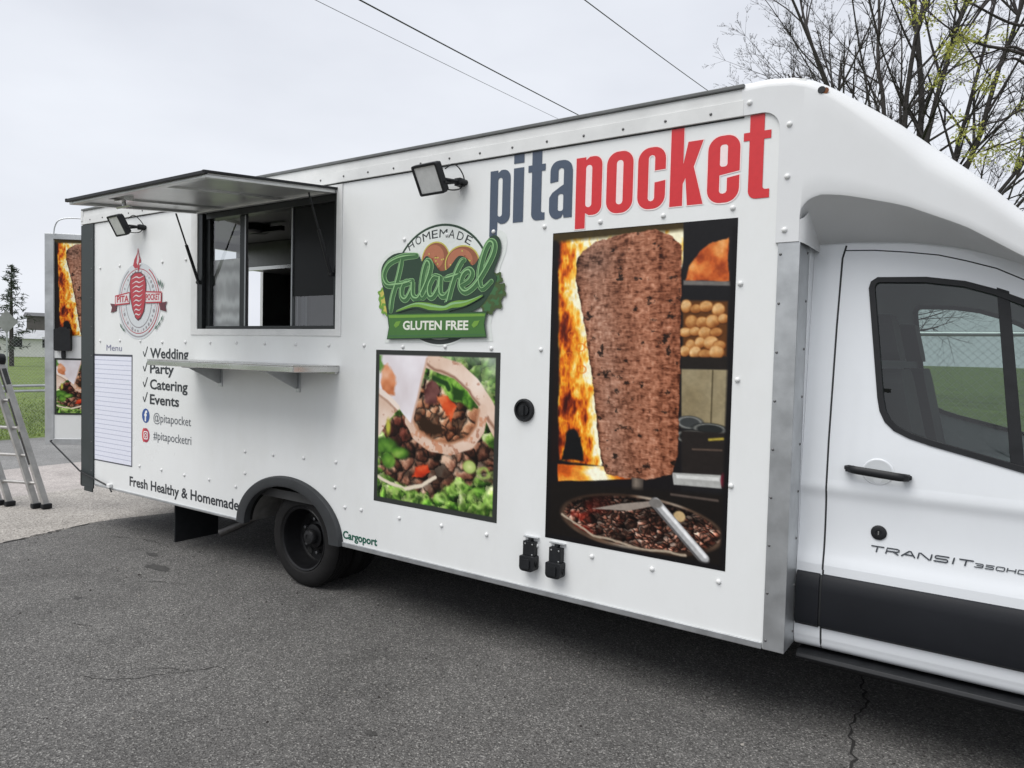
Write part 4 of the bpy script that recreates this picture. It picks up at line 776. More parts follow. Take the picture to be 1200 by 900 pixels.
def g_c(x0, x1, s_):
    r_ = .06; return [arc(x0+r_, BZ+r_, r_, r_, 180, 270, 7)+arc(x1-r_, BZ+r_, r_, r_, 270, 360, 7)+[(x1, BZ+.128), (x1-s_, BZ+.122), (x1-s_, BZ+.055)]+arc((x0+x1)/2, BZ+.05, (x1-x0)/2-s_, .014, 0, -180, 4)+arc((x0+x1)/2, XH-.05, (x1-x0)/2-s_, .014, 180, 0, 4)+[(x1-s_, XH-.11), (x1, XH-.108)]+arc(x1-r_, XH-r_, r_, r_, 0, 90, 7)+arc(x0+r_, XH-r_, r_, r_, 90, 180, 7)]
def g_k(x0, x1, s_): return [[(x0, BZ), (x0+s_, BZ), (x0+s_, BZ+.10), (x0+s_+.012, BZ+.125), (x1-s_-.012, BZ), (x1, BZ), (x0+s_+.05, BZ+.172), (x1-.005, XH), (x1-s_-.014, XH), (x0+s_, BZ+.19), (x0+s_, AZ), (x0, AZ)]]
def g_e(x0, x1, s_):
    r_ = .06; return [arc(x0+r_, BZ+r_-.004, r_, r_, 180, 270, 7)+arc(x1-r_, BZ+r_-.004, r_, r_, 270, 360, 7)+[(x1, BZ+.112), (x1-s_, BZ+.104), (x1-s_, BZ+.052)]+arc((x0+x1)/2, BZ+.048, (x1-x0)/2-s_, .012, 0, -180, 4)+[(x0+s_, BZ+.118), (x1, BZ+.130)]+arc(x1-r_, XH-r_+.004, r_, r_, 0, 90, 7)+arc(x0+r_, XH-r_+.004, r_, r_, 90, 180, 7), slot(x0+s_, x1-s_, BZ+.155, XH-.036, .012)]
def g_a(x0, x1, s_):
    r_ = .05; return [arc(x0+r_, BZ+r_-.004, r_, r_, 180, 270, 6)+[(x0+.075, BZ+.004), (x1-s_, BZ+.022), (x1-s_+.004, BZ), (x1, BZ), (x1, XH-r_)]+arc(x1-r_-.008, XH-r_+.004, r_+.006, r_, 0, 90, 6)+arc(x0+r_+.004, XH-r_+.004, r_, r_, 90, 180, 6)+[(x0+.004, XH-.105), (x0+s_, XH-.100), (x0+s_, XH-.048)]+arc((x0+x1)/2, XH-.046, (x1-x0)/2-s_, .012, 180, 0, 4)+[(x1-s_, BZ+.168), (x1-s_-.02, BZ+.158), (x0+.018, BZ+.132), (x0, BZ+.108)], slot(x0+s_, x1-s_, BZ+.036, BZ+.122, .012)]
yl = -.0016
def letters(name, items, m_, halo=None):
    mb = MB()
    for c in items: mb.sheet(c, XZ(yl-.0006), 0)
    return mb.build(name, m_, truck)
pi = [g_p(-2.364, -2.231, .052), *[[q_] for z_ in g_i(-2.211, -2.146) for q_ in z_], g_t(-2.119, -2.013, .060), g_a(-1.987, -1.851, .052)]
letters('lettering', pi, V_navy)
po_ = [g_p(-1.831, -1.685, .056), g_o(-1.660, -1.519, .053), g_c(-1.495, -1.355, .054), g_k(-1.332, -1.173, .062), g_e(-1.155, -1.011, .055), g_t(-.998, -.881, .062)]
po_[-1] = [[(x, z) for x, z in c] for c in po_[-1]]
mb = MB()
for c in po_[:-1]: mb.sheet(c, XZ(yl-.0006))
mb.sheet(po_[-1], XZ(yl-.0006)); mb.build('lettering', V_red, truck)
mb = MB()                                                        # thin pale outline behind the red letters
for c in po_[:-1]: mb.sheet([inset(c[0], -.006)], XZ(yl-.0003))
mb.build('lettering_outline', vinyl('halo', (240, 222, 220)), truck)
# ---- posters as prints
def poster_mesh(name, img):
    h, w = img.shape[:2]; lin = np.where(img <= .04045, img/12.92, ((img+.055)/1.055)**2.4)
    xs, zs = np.meshgrid(np.linspace(0, 1, w), np.linspace(1, 0, h)); co = np.zeros((h*w, 3)); co[:, 0] = xs.ravel(); co[:, 2] = zs.ravel()
    idx = np.arange(h*w).reshape(h, w); q_ = np.stack([idx[:-1, :-1], idx[1:, :-1], idx[1:, 1:], idx[:-1, 1:]], -1).reshape(-1, 4)
    me = bpy.data.meshes.new(name); me.vertices.add(h*w); me.vertices.foreach_set('co', co.ravel()); me.loops.add(q_.size); me.loops.foreach_set('vertex_index', q_.ravel().astype(np.int32))
    me.polygons.add(len(q_)); me.polygons.foreach_set('loop_start', np.arange(0, q_.size, 4, dtype=np.int32)); me.polygons.foreach_set('loop_total', np.full(len(q_), 4, np.int32)); me.update(calc_edges=True)
    at_ = me.color_attributes.new('print', 'FLOAT_COLOR', 'POINT'); rgba = np.ones((h*w, 4), np.float32); rgba[:, :3] = lin.reshape(-1, 3); at_.data.foreach_set('color', rgba.ravel())
    me.materials.append(M_print); return me
M_print = bpy.data.materials.new('printed_vinyl'); M_print.use_nodes = True; t = M_print.node_tree; b = t.nodes['Principled BSDF']; an = N(t, 'ShaderNodeAttribute', attribute_name='print'); t.links.new(an.outputs['Color'], b.inputs['Base Color']); b.inputs['Roughness'].default_value = .36; b.inputs['Specular IOR Level'].default_value = .22
dp = doner_print(250, 416); doner_me = poster_mesh('poster', dp); doner_crop = poster_mesh('poster', dp[:312]); wrap_me = poster_mesh('poster', wrap_print(216, 216))
o = link('poster', doner_me, truck, (-1.958, yl, .697), None, (.948, 1, 1.571)); o['label'] = 'tall poster of a browned meat spit beside flames'
o = link('poster', wrap_me, truck, (-3.205, yl, .722), None, (.935, 1, .930)); o['label'] = 'square poster of a meat wrap on lettuce in a dark border'
rz = math.atan2(-dv.y, -dv.x)
for me_, s0, z0, w_, h_ in ((doner_crop, .988, 1.718, .72, .925), (wrap_me, .988, .950, .56, .55)):
    o = bpy.data.objects.new('door_poster', me_); C.objects.link(o); o.parent = rd; o.location = onD(s0, z0, .004); o.rotation_euler = (0, 0, rz); o.scale = (w_, 1, h_)
# ---- small lettering on the side
def words(body, x0, z0, w, h, m_=V_black, bold=.0, slant=0., name='lettering'): return text_mb(body, x0, z0, w, h, yl, bold, slant).build(name, m_, truck)
words('Wedding', -5.760, 1.545, .545, .082, bold=.022); words('Party', -5.760, 1.421, .346, .080, bold=.022); words('Catering', -5.760, 1.292, .536, .082, bold=.022); words('Events', -5.760, 1.170, .420, .082, bold=.022)
words('@pitapocket', -5.705, 1.030, .53, .072, V_grey, .0); words('#pitapocketri', -5.705, .885, .535, .072, V_grey, .0)
full = text_mb('Fresh Healthy & Homemade', -6.07, .462, 1.505, .082, yl, .02); isl = {}; par = list(range(len(full.v)))
def root(i):
    while par[i] != i: par[i] = par[par[i]]; i = par[i]
    return i
for f_ in full.f:
    for k in f_[1:]: par[root(k)] = root(f_[0])
for i in range(len(full.v)): isl.setdefault(root(i), []).append(i)
isl = sorted(isl.values(), key=lambda q_: min(full.v[i][0] for i in q_)); k = 0
for cnt_ in (5, 7, 1, 8):                                          # one object per word
    keep = {i for q_ in isl[k:k+cnt_] for i in q_}; k += cnt_; ids = sorted(keep); mpi = {a: b for b, a in enumerate(ids)}
    MB().add([full.v[i] for i in ids], [tuple(mpi[i] for i in f_) for f_ in full.f if f_[0] in keep]).build('lettering', V_black, truck)
words('Menu', -6.455, 1.590, .255, .055, vinyl('lilac', (120, 120, 150)), .0); words('Cargoport', -3.474, .443, .304, .050, vinyl('teal', (28, 92, 74)), .03)
def stroke(mb, pts, w, y, mi=0, n=5, taper=None):
    P = smooth_path([(p[0], p[1], 0) for p in pts], n) if n else [Vector((p[0], p[1], 0)) for p in pts]; Lp, Rp = [], []
    for i, p in enumerate(P):
        t_ = (P[min(i+1, len(P)-1)]-P[max(i-1, 0)]).normalized(); nn = Vector((-t_.y, t_.x, 0)); ww = w*(1 if not taper else interp(i/(len(P)-1), taper)); yk = y-i*2e-6; Lp.append((p.x+nn.x*ww, yk, p.y+nn.y*ww)); Rp.append((p.x-nn.x*ww, yk, p.y-nn.y*ww))
    mb.loft([Lp, Rp], mi)
    for p, dy in ((P[0], .00004), (P[-1], .00008)):
        k = w*(1 if not taper else interp(0 if p is P[0] else 1, taper))
        if k > 1e-4: mb.sheet([arc(p.x, p.y, k, k, 0, 330, 11)], XZ(y+dy), mi)
    return mb
ck = MB()
for z in (1.552, 1.432, 1.303, 1.181): stroke(ck, [(-5.862, z+.038), (-5.842, z+.002), (-5.838, z+.002), (-5.800, z+.078)], .0055, yl, 0, 0)
ck.build('check_mark', V_black, truck)
# social icons
def disc(mb, cx, cz, rx, rz_, y, mi=0, n=32): return mb.sheet([arc(cx, cz, rx, rz_, 0, 360-360/n, n-1)], XZ(y), mi)
ic = MB(); disc(ic, -5.821, 1.068, .057, .059, yl); text_mb('f', -5.842, 1.026, .042, .085, yl-.0004, .04, 0, ic, 1); ic.build('social_icon', [vinyl('blue', (52, 84, 150)), V_white], truck)
ic = MB(); disc(ic, -5.820, .907, .057, .059, yl); ic.sheet([arc(-5.845, .907, .032, .059, 90, 270, 20)], XZ(yl-.0003), 2); ic.sheet([rrect(-5.853, -5.787, .873, .941, .018, 4), rrect(-5.845, -5.795, .881, .933, .013, 4)], XZ(yl-.0006), 1); ic.sheet([arc(-5.820, .907, .018, .019, 0, 350, 20), arc(-5.820, .907, .011, .012, 0, 350, 20)], XZ(yl-.0006), 1); ic.build('social_icon', [vinyl('magenta', (176, 52, 76)), V_white, vinyl('coral', (216, 86, 84))], truck)
# menu board
mn = MB(); mn.sheet([[(-6.660, .618), (-6.030, .622), (-6.030, 1.560), (-6.660, 1.556)]], XZ(yl), 0)
mn.sheet([[(-6.660, .618), (-6.030, .622), (-6.030, 1.562), (-6.660, 1.558)], [(-6.658, .628), (-6.042, .632), (-6.042, 1.545), (-6.658, 1.541)]], XZ(yl-.0006), 1)
for k in range(22): z = .665+k*.040; mn.sheet([[(-6.655, z), (-6.046, z+.001), (-6.046, z+.006), (-6.655, z+.005)]], XZ(yl-.0003), 2)
mn.build('menu_board', [vinyl('menu_white', (226, 228, 240)), vinyl('menu_border', (64, 66, 78)), vinyl('menu_line', (176, 180, 200))], truck)
# ---- falafel badge
FB = MB(); yy = [yl]
def nxt(): yy[0] -= .00022; return yy[0]
V = dict(white=vinyl('badge_white', (222, 226, 222)), dk=vinyl('badge_dark', (36, 62, 44)), mid=vinyl('badge_green', (62, 106, 62)), li=vinyl('badge_light', (140, 184, 128)), br=vinyl('badge_brown', (146, 88, 62)), br2=vinyl('badge_brown_light', (178, 112, 82)), ban=vinyl('badge_banner', (66, 112, 50)), lime=vinyl('badge_lime', (112, 156, 58)), ink=vinyl('badge_ink', (44, 50, 50)), cream=vinyl('badge_cream', (224, 226, 214)), yel=vinyl('badge_yellow', (196, 186, 90)), leafd=vinyl('badge_leaf_dark', (66, 86, 44)))
VK = list(V); VI = {k: i for i, k in enumerate(VK)}; VM = [V[k] for k in VK]
cx0, cz0 = -2.705, 2.032
disc(FB, cx0, cz0, .375, .352, nxt(), VI['white'], 48); FB.sheet([arc(cx0, cz0, .366, .345, 28, 152, 40)+arc(cx0, cz0, .353, .332, 152, 28, 40)], XZ(nxt()), VI['dk']); FB.sheet([arc(cx0, cz0, .362, .341, 232, 308, 30)+arc(cx0, cz0, .335, .314, 308, 232, 30)], XZ(nxt()), VI['ink'])
def arc_text(body, cx, cz, r_, a0, a1, h, mi, y):
    n = len(body)
    for i, ch in enumerate(body):
        a = math.radians(a0+(a1-a0)*(i+.5)/n); wch = abs(math.radians(a1-a0))*r_/n*(.95 if ch == 'M' else .74)
        ux, uz = math.sin(a), math.cos(a); text_mb(ch, -wch/2, 0, wch, h, y, .0, 0, FB, mi, fn=lambda p, q_: (cx+(r_+q_)*ux+p*uz, y, cz+(r_+q_)*uz-p*ux))
arc_text('HOMEMADE', -2.716, 1.858, .442, -32, 31, .050, VI['ink'], nxt())
body = [(-3.11, 1.87), (-3.14, 2.0), (-3.165, 2.09), (-3.15, 2.17), (-3.06, 2.225), (-2.93, 2.225), (-2.86, 2.2), (-2.84, 2.17), (-2.80, 2.20), (-2.74, 2.15), (-2.70, 2.11), (-2.64, 2.12), (-2.57, 2.185), (-2.51, 2.17), (-2.47, 2.13), (-2.43, 2.16), (-2.38, 2.25), (-2.33, 2.285), (-2.285, 2.26), (-2.28, 2.19), (-2.32, 2.09), (-2.30, 2.05), (-2.35, 1.96), (-2.45, 1.88), (-2.68, 1.865)]
halo = [(p.x, p.y) for p in smooth_path([(-2.72+(a+2.72)*1.075, 2.06+(c-2.06)*1.11, 0) for a, c in body+[body[0]]], 4)][:-1]; FB.sheet([halo], XZ(yl-.00012), VI['white'])
FB.sheet([[(-3.135, 1.885), (-2.325, 1.887), (-2.34, 1.803), (-2.322, 1.712), (-3.135, 1.694), (-3.115, 1.795)]], XZ(yl-.00008), VI['white'])
for cx_, cz_, rx_, rz_ in ((-2.742, 2.178, .098, .094), (-2.548, 2.145, .116, .094), (-2.88, 2.11, .07, .06)):
    disc(FB, cx_, cz_, rx_+.008, rz_+.008, nxt(), VI['yel']); disc(FB, cx_, cz_, rx_, rz_, nxt(), VI['br']); disc(FB, cx_-.014, cz_+.012, rx_*.78, rz_*.76, nxt(), VI['br2'], 24)
    rr_ = random.Random(int(cx_*1e4))
    for k in range(26): a = rr_.uniform(0, 6.28); d_ = rr_.uniform(0, .85); disc(FB, cx_+rx_*d_*math.cos(a), cz_+rz_*d_*math.sin(a), .006, .005, nxt() if k % 7 == 0 else yy[0]-.000008*k, VI[rr_.choice(['br', 'br2', 'yel'])], 6)
for k, (cx_, cz_, r_) in enumerate(((-3.155, 1.99, .035), (-3.14, 1.94, .045), (-3.12, 1.90, .04), (-2.30, 2.05, .035), (-2.285, 1.985, .045), (-2.31, 1.93, .05), (-2.36, 1.90, .045), (-2.325, 1.99, .05))):
    pts = [(cx_+r_*(1+.22*math.sin(5*a+k))*math.cos(a), cz_+r_*(1+.22*math.sin(5*a+k))*math.sin(a)) for a in [i*6.283/22 for i in range(22)]]; FB.sheet([pts], XZ(nxt()), VI['leafd' if k > 2 else 'lime']); FB.sheet([[(cx_+(x-cx_)*.55, cz_+(z-cz_)*.55) for x, z in pts]], XZ(nxt()), VI['mid' if k > 2 else 'yel'])
SC = [[(-2.880, 2.205), (-2.96, 2.205), (-3.03, 2.195), (-3.105, 2.164), (-3.142, 2.10), (-3.115, 2.046), (-3.05, 2.035)], [(-2.995, 2.19), (-3.023, 2.088), (-3.069, 1.963), (-3.078, 1.885)], [(-3.10, 2.04), (-2.979, 2.044), (-2.907, 2.060)],
      [(-2.912, 2.045), (-2.96, 2.055), (-2.99, 2.02), (-2.99, 1.97), (-2.955, 1.955), (-2.915, 2.01), (-2.908, 2.05), (-2.905, 1.975), (-2.87, 1.955), (-2.84, 1.98), (-2.79, 2.07), (-2.769, 2.14), (-2.795, 2.167), (-2.822, 2.115), (-2.84, 2.01), (-2.825, 1.958), (-2.79, 1.99)],
      [(-2.698, 2.07), (-2.745, 2.075), (-2.78, 2.02), (-2.775, 1.97), (-2.745, 1.965), (-2.705, 2.02), (-2.695, 2.075), (-2.694, 1.985), (-2.66, 1.965), (-2.62, 2.0)],
      [(-2.655, 1.895), (-2.635, 1.94), (-2.61, 2.02), (-2.578, 2.097), (-2.545, 2.15), (-2.525, 2.16)], [(-2.655, 2.062), (-2.556, 2.082)],
      [(-2.545, 2.02), (-2.49, 2.045), (-2.468, 2.08), (-2.49, 2.103), (-2.53, 2.08), (-2.548, 2.02), (-2.51, 1.985), (-2.45, 2.015), (-2.39, 2.085), (-2.33, 2.18), (-2.322, 2.235), (-2.355, 2.245), (-2.392, 2.18), (-2.418, 2.07), (-2.395, 1.998), (-2.335, 2.035)]]
FB.sheet([[(p.x, p.y) for p in smooth_path([(a, c, 0) for a, c in body+[body[0]]], 4)][:-1]], XZ(nxt()), VI['dk'])
pass
for s_ in SC: stroke(FB, s_, .0215, nxt(), VI['li'], taper=[(0, .8), (.15, 1), (.85, 1), (1, .7)])
for s_ in SC: stroke(FB, s_, .0165, nxt(), VI['mid'], taper=[(0, .8), (.15, 1), (.85, 1), (1, .7)])
for s_ in SC: stroke(FB, [(a-.006, c+.005) for a, c in s_], .0045, nxt(), VI['li'], taper=[(0, .3), (.2, 1), (.8, 1), (1, .3)])
sws = [(-3.03, 1.882), (-2.88, 1.920), (-2.75, 1.905), (-2.66, 1.897), (-2.60, 1.915), (-2.5, 1.925), (-2.39, 1.96)]
stroke(FB, sws, .030, nxt(), VI['dk'], taper=[(0, .3), (.3, 1), (.7, 1), (1, .2)]); stroke(FB, sws, .020, nxt(), VI['lime'], taper=[(0, .1), (.3, 1), (.5, .6), (.75, 1), (1, .1)]); stroke(FB, [(a, c+.006) for a, c in sws], .006, nxt(), VI['li'], taper=[(0, .1), (.3, 1), (.7, 1), (1, .1)])
bn = [(-3.098, 1.866), (-2.363, 1.868), (-2.376, 1.803), (-2.360, 1.738), (-3.097, 1.722), (-3.082, 1.795)]
FB.sheet([[(x+(.006 if x > -2.7 else -.006), z+(.006 if z > 1.8 else -.007)) for x, z in bn]], XZ(nxt()), VI['dk']); FB.sheet([bn], XZ(nxt()), VI['ban']); FB.sheet([[(-3.09, 1.86), (-2.37, 1.862), (-2.372, 1.848), (-3.086, 1.844)]], XZ(nxt()), VI['lime']); FB.sheet([[(-3.09, 1.742), (-2.37, 1.752), (-2.368, 1.744), (-3.092, 1.730)]], XZ(nxt()), VI['mid'])
text_mb('GLUTEN FREE', -2.972, 1.775, .49, .052, nxt(), .03, 0, FB, VI['cream'])
for cx_ in (-3.018, -2.432): FB.sheet([[(cx_-.028, 1.80), (cx_-.01, 1.822), (cx_+.028, 1.825), (cx_+.012, 1.798), (cx_-.012, 1.785)]], XZ(nxt()), VI['lime'])
FB.build('falafel_badge', VM, truck)
# ---- kebab badge
KB = MB(); yy[0] = yl; KM = [vinyl('kebab_red', (176, 44, 58)), vinyl('kebab_pale', (214, 206, 206)), vinyl('kebab_grey', (150, 146, 150)), vinyl('kebab_green', (74, 104, 90)), vinyl('kebab_dark', (92, 34, 46)), vinyl('kebab_sheet', (206, 210, 212))]
kx, kz = -5.935, 2.035
def ring(cx, cz, rx, rz_, w_, mi, a0=0, a1=360):
    n = 48; KB.loft([[(p[0], y_, p[1]) for p in arc(cx, cz, rx, rz_, a0, a1, n)] for y_ in [nxt()] for _ in (0,)]+[[(p[0], yy[0], p[1]) for p in arc(cx, cz, rx-w_, rz_-w_, a0, a1, n)]], mi)
disc(KB, kx, kz-.03, .335, .315, nxt(), 5, 48); ring(kx, kz-.03, .315, .298, .012, 2, 120, 405); ring(kx, kz-.03, .315, .298, .010, 0, -60, 60); ring(kx, kz-.03, .285, .268, .006, 0); ring(kx, kz-.03, .20, .22, .008, 2)
rk = random.Random(5)
for k in range(34):
    a = math.radians(8+k*10.4); w_ = rk.uniform(.008, .016); cx_, cz_ = kx+.243*math.cos(a), kz-.03+.244*math.sin(a); disc(KB, cx_, cz_, w_, w_*1.1, nxt() if k % 9 == 0 else yy[0]-.000006*k, rk.choice((1, 2, 2)), 7)
fl_ = [(-6.02, 2.30), (-6.0, 2.35), (-5.955, 2.40), (-5.945, 2.445), (-5.925, 2.38), (-5.90, 2.34), (-5.905, 2.31), (-5.925, 2.27), (-5.932, 2.245), (-5.95, 2.28), (-5.99, 2.275)]
KB.sheet([fl_], XZ(nxt()), 0); KB.sheet([[(-5.955, 2.37), (-5.94, 2.41), (-5.925, 2.35), (-5.945, 2.30), (-5.965, 2.32)]], XZ(nxt()), 1)
KB.sheet([[(-6.075, 2.16), (-6.05, 2.22), (-5.99, 2.245), (-5.90, 2.242), (-5.835, 2.21), (-5.815, 2.15), (-5.82, 2.02), (-5.845, 1.92), (-5.90, 1.86), (-5.94, 1.845), (-5.985, 1.87), (-6.03, 1.94), (-6.065, 2.04)]], XZ(nxt()), 4)
KB.sheet([[(-6.065, 2.16), (-6.04, 2.21), (-5.99, 2.236), (-5.90, 2.232), (-5.845, 2.20), (-5.828, 2.15), (-5.832, 2.02), (-5.86, 1.92), (-5.91, 1.87), (-5.945, 1.858), (-5.98, 1.88), (-6.02, 1.94), (-6.055, 2.04)]], XZ(nxt()), 0)
for k in range(9):
    z = 2.20-k*.038; w_ = .095-.006*k; stroke(KB, [(-5.945-w_, z-.012), (-5.97, z+.006), (-5.92, z-.004), (-5.945+w_, z+.012)], .006, nxt(), 1, 3, [(0, .2), (.4, 1), (1, .3)])
for sgn in (-1, 1):
    def bx(x): return kx-.01+sgn*x
    KB.sheet([[(bx(.125), 2.085), (bx(.36), 2.06 if sgn < 0 else 2.075), (bx(.36), 1.975 if sgn < 0 else 1.985), (bx(.125), 1.985)]], XZ(nxt()), 0); KB.sheet([[(bx(.127), 2.074), (bx(.348), 2.050 if sgn < 0 else 2.064), (bx(.348), 1.987 if sgn < 0 else 1.996), (bx(.127), 1.996)]], XZ(nxt()), 1); KB.sheet([[(bx(.33), 1.985), (bx(.44), 1.995), (bx(.41), 1.96), (bx(.43), 1.915), (bx(.34), 1.93)]], XZ(yy[0]+.0006), 4)
text_mb('PITA', kx-.335, 2.003, .19, .055, nxt(), .03, 0, KB, 0); text_mb('POCKET', kx+.12, 2.012, .205, .05, nxt(), .03, 0, KB, 0)
for cx_, cz_, a in ((-5.62, 1.82, .9), (-5.66, 1.79, .7), (-5.58, 1.86, 1.0), (-5.60, 2.14, 1.5), (-5.575, 2.12, 1.1), (-5.63, 2.15, 1.8), (-6.20, 1.80, 2.2), (-6.16, 1.77, 2.5)):
    KB.sheet([[(cx_-.03*math.cos(a), cz_-.03*math.sin(a)), (cx_+.010*math.sin(a), cz_-.010*math.cos(a)), (cx_+.035*math.cos(a), cz_+.035*math.sin(a)), (cx_-.010*math.sin(a), cz_+.010*math.cos(a))]], XZ(nxt()), 3)
KB.build('kebab_badge', KM, truck)
# ---- door badge
fnb = lambda dy: (lambda a, b: (a, ycab(b)-.0025-dy, b))
GL = {'T': [[(0, 1), (1, 1)], [(.5, 1), (.5, 0)]], 'R': [[(0, 0), (0, 1), (.85, 1), (1, .85), (1, .6), (.85, .45), (0, .45)], [(.55, .45), (1, 0)]], 'A': [[(0, 0), (.5, 1), (.62, 1), (1.05, 0)], [(.22, .3), (.9, .3)]], 'N': [[(0, 0), (0, 1), (.12, 1), (.9, 0), (1, 0), (1, 1)]], 'S': [[(0, 0), (.9, 0), (1, .12), (1, .38), (.9, .5), (.1, .5), (0, .62), (0, .88), (.1, 1), (1, 1)]], 'I': [[(.5, 0), (.5, 1)]], '3': [[(0, 1), (.9, 1), (1, .88), (1, .12), (.9, 0), (0, 0)], [(.25, .5), (1, .5)]], '5': [[(1, 1), (0, 1), (0, .55), (.9, .55), (1, .43), (1, .12), (.9, 0), (0, 0)]], '0': [[(.12, 0), (.88, 0), (1, .15), (1, .85), (.88, 1), (.12, 1), (0, .85), (0, .15), (.12, 0)]], 'H': [[(0, 0), (0, 1)], [(1, 0), (1, 1)], [(0, .5), (1, .5)]], 'D': [[(0, 0), (0, 1), (.85, 1), (1, .85), (1, .15), (.85, 0), (0, 0)]]}
bd = MB(); cnt = 0
def badge_word(word, x, z, w, h, gap, th):
    global cnt
    for ch in word:
        cw = w*(.25 if ch == 'I' else 1)
        for ln in GL[ch]:
            cnt += 1; P = [(x+cw*a+h*.22*b_, z+h*b_) for a, b_ in ln]; tmp = MB(); stroke(tmp, P, th, 0, 0, 0); bd.add([(p[0], ycab(p[2])-.003-cnt*.00002+p[1], p[2]) for p in tmp.v], tmp.f)
        x += cw+gap
badge_word('TRANSIT', -.452, .852, .045, .022, .0135, .0027); badge_word('350HD', -.080, .853, .026, .014, .009, .0019)
bd.build('door_badge', mat('badge_metal', srgb(92, 96, 102), .3, .7), cab)
# ================================================================== LADDER
lad = thing('folding_ladder', 'aluminium folding ladder standing on the pale pavement behind the truck', 'ladder', (-8.1, 0, 0))
dr = Vector((.935, .355, 0)); lean = Vector((-.40, -.25, 1.47))
fR, fR2, fL2, fL = Vector((-7.83, .10, 0)), Vector((-7.93, .05, 0)), Vector((-8.22, -.07, 0)), Vector((-8.34, -.12, 0))
def rail_(a, b, w, name='rail', m_=M_ladder):
    d_ = (Vector(b)-Vector(a)).normalized(); return MB().beam(a, b, w, .07, d_.cross(dr)).build(name, m_, lad, bevel=.006)
for f_, off, w in ((fR, 0, .032), (fL, 0, .032)): rail_(f_+Vector((0, 0, .02)), f_+lean*1.0, w)
for f_, w in ((fR2, .028), (fL2, .028)): rail_(f_+Vector((0, 0, .02)), f_+lean*.96+Vector((0, 0, 0)), w)
for f_ in (fR, fR2, fL2, fL): MB().box(f_.x-.03, f_.x+.03, f_.y-.045, f_.y+.045, 0, .05).build('foot', M_black, lad, bevel=.01)
for k in range(5):
    u = .17+.185*k; a, b = fL+lean*u, fR+lean*u; MB().tube([a, b], .0155, 10).build('rung', M_ladder, lad, 50)
for f_ in (fR, fL):
    c = f_+lean*1.0; MB().lathe([(.0001, -.035), (.055, -.035), (.06, 0), (.055, .035), (.0001, .035)], c, 'y', 16).build('hinge', M_black, lad, 50)
    dec = MB(); sd_ = lean.cross(dr).normalized()*-.0365
    for u0, u1 in ((.30, .52), (.56, .74), (.78, .94)): dec.beam(f_+lean*u0+sd_, f_+lean*u1+sd_, .022, .002, lean.cross(dr)); dec.beam(f_+lean*u0-sd_, f_+lean*u1-sd_, .022, .002, lean.cross(dr)); dec.beam(f_+lean*u0+dr*.0168, f_+lean*u1+dr*.0168, .002, .05, lean.cross(dr))
    dec.build('rail_sticker', mat('sticker', (.05, .05, .05), .5, 0, .6, 60), lad)
l2 = Vector((.40, .10, -1.45)); l2 = Vector((-.62, -.42, -1.45))
for f_ in (fR, fL): rail_(f_+lean, f_+lean+l2, .032)
for k in range(5): u = .15+.17*k; MB().tube([fL+lean+l2*u, fR+lean+l2*u], .0155, 10).build('rung', M_ladder, lad, 50)
# ================================================================== FENCES
M_wire = mat('fence_wire', (.42, .43, .44), .5, .7)
def fence(name, label, a, b, h, n, rails, pitch=.06):
    a, b = Vector((*a, 0)), Vector((*b, 0)); t_ = (b-a).normalized(); Lg = (b-a).length; f_ = thing(name, label, 'fence', tuple((a+b)/2))
    for i in range(n+1):
        p = a+(b-a)*i/n; MB().tube([p, p+Vector((0, 0, h+.08))], .03, 10).build('post', M_alu, f_, 50)
    for z in rails: MB().tube([a+Vector((0, 0, z)), b+Vector((0, 0, z))], .023, 8).build('rail', M_alu, f_, 50)
    w_ = MB(); k = -h
    wd = .0011; nn = Vector((0, 0, 1)).cross(t_)
    while k < Lg:
        for s_ in (1, -1):
            u0, z0, u1, z1 = (k, 0.04, k+h, h) if s_ > 0 else (k+h, .04, k, h)
            def clip(u0, z0, u1, z1):
                for lim, lo in ((0, True), (Lg, False)):
                    if (u0 < lim) == lo and (u1 < lim) == lo and (u0 != lim): return None
                    if (u0 < lim) != (u1 < lim):
                        zz = z0+(z1-z0)*(lim-u0)/(u1-u0)
                        if ((u0 < lim) == lo): u0, z0 = lim, zz
                        else: u1, z1 = lim, zz
                return u0, z0, u1, z1
            c = clip(u0, z0, u1, z1)
            if c: 
                p, q_ = a+t_*c[0]+Vector((0, 0, c[1])), a+t_*c[2]+Vector((0, 0, c[3])); o_ = nn*(.003*s_); e = Vector((0, 0, wd*1.4))
                w_.add([p+o_-e, q_+o_-e, q_+o_+e, p+o_+e, p+o_+nn*wd, q_+o_+nn*wd], [(0, 1, 2, 3), (0, 4, 5, 1), (4, 3, 2, 5)])
        k += pitch
    o = w_.build('chain_link', M_wire, f_); o['kind'] = 'stuff'
    return f_
fence('chain_link_fence', 'chain link fence with double mid rail between the pavement and the open grass', (-14.05, -9), (-14.05, 4.5), 1.72, 5, (.80, .89))
fence('chain_link_fence', 'tall chain link fence running behind the truck along the edge of the field', (-14.05, 4.55), (14, 4.55), 1.93, 9, (1.93, .08), .075)
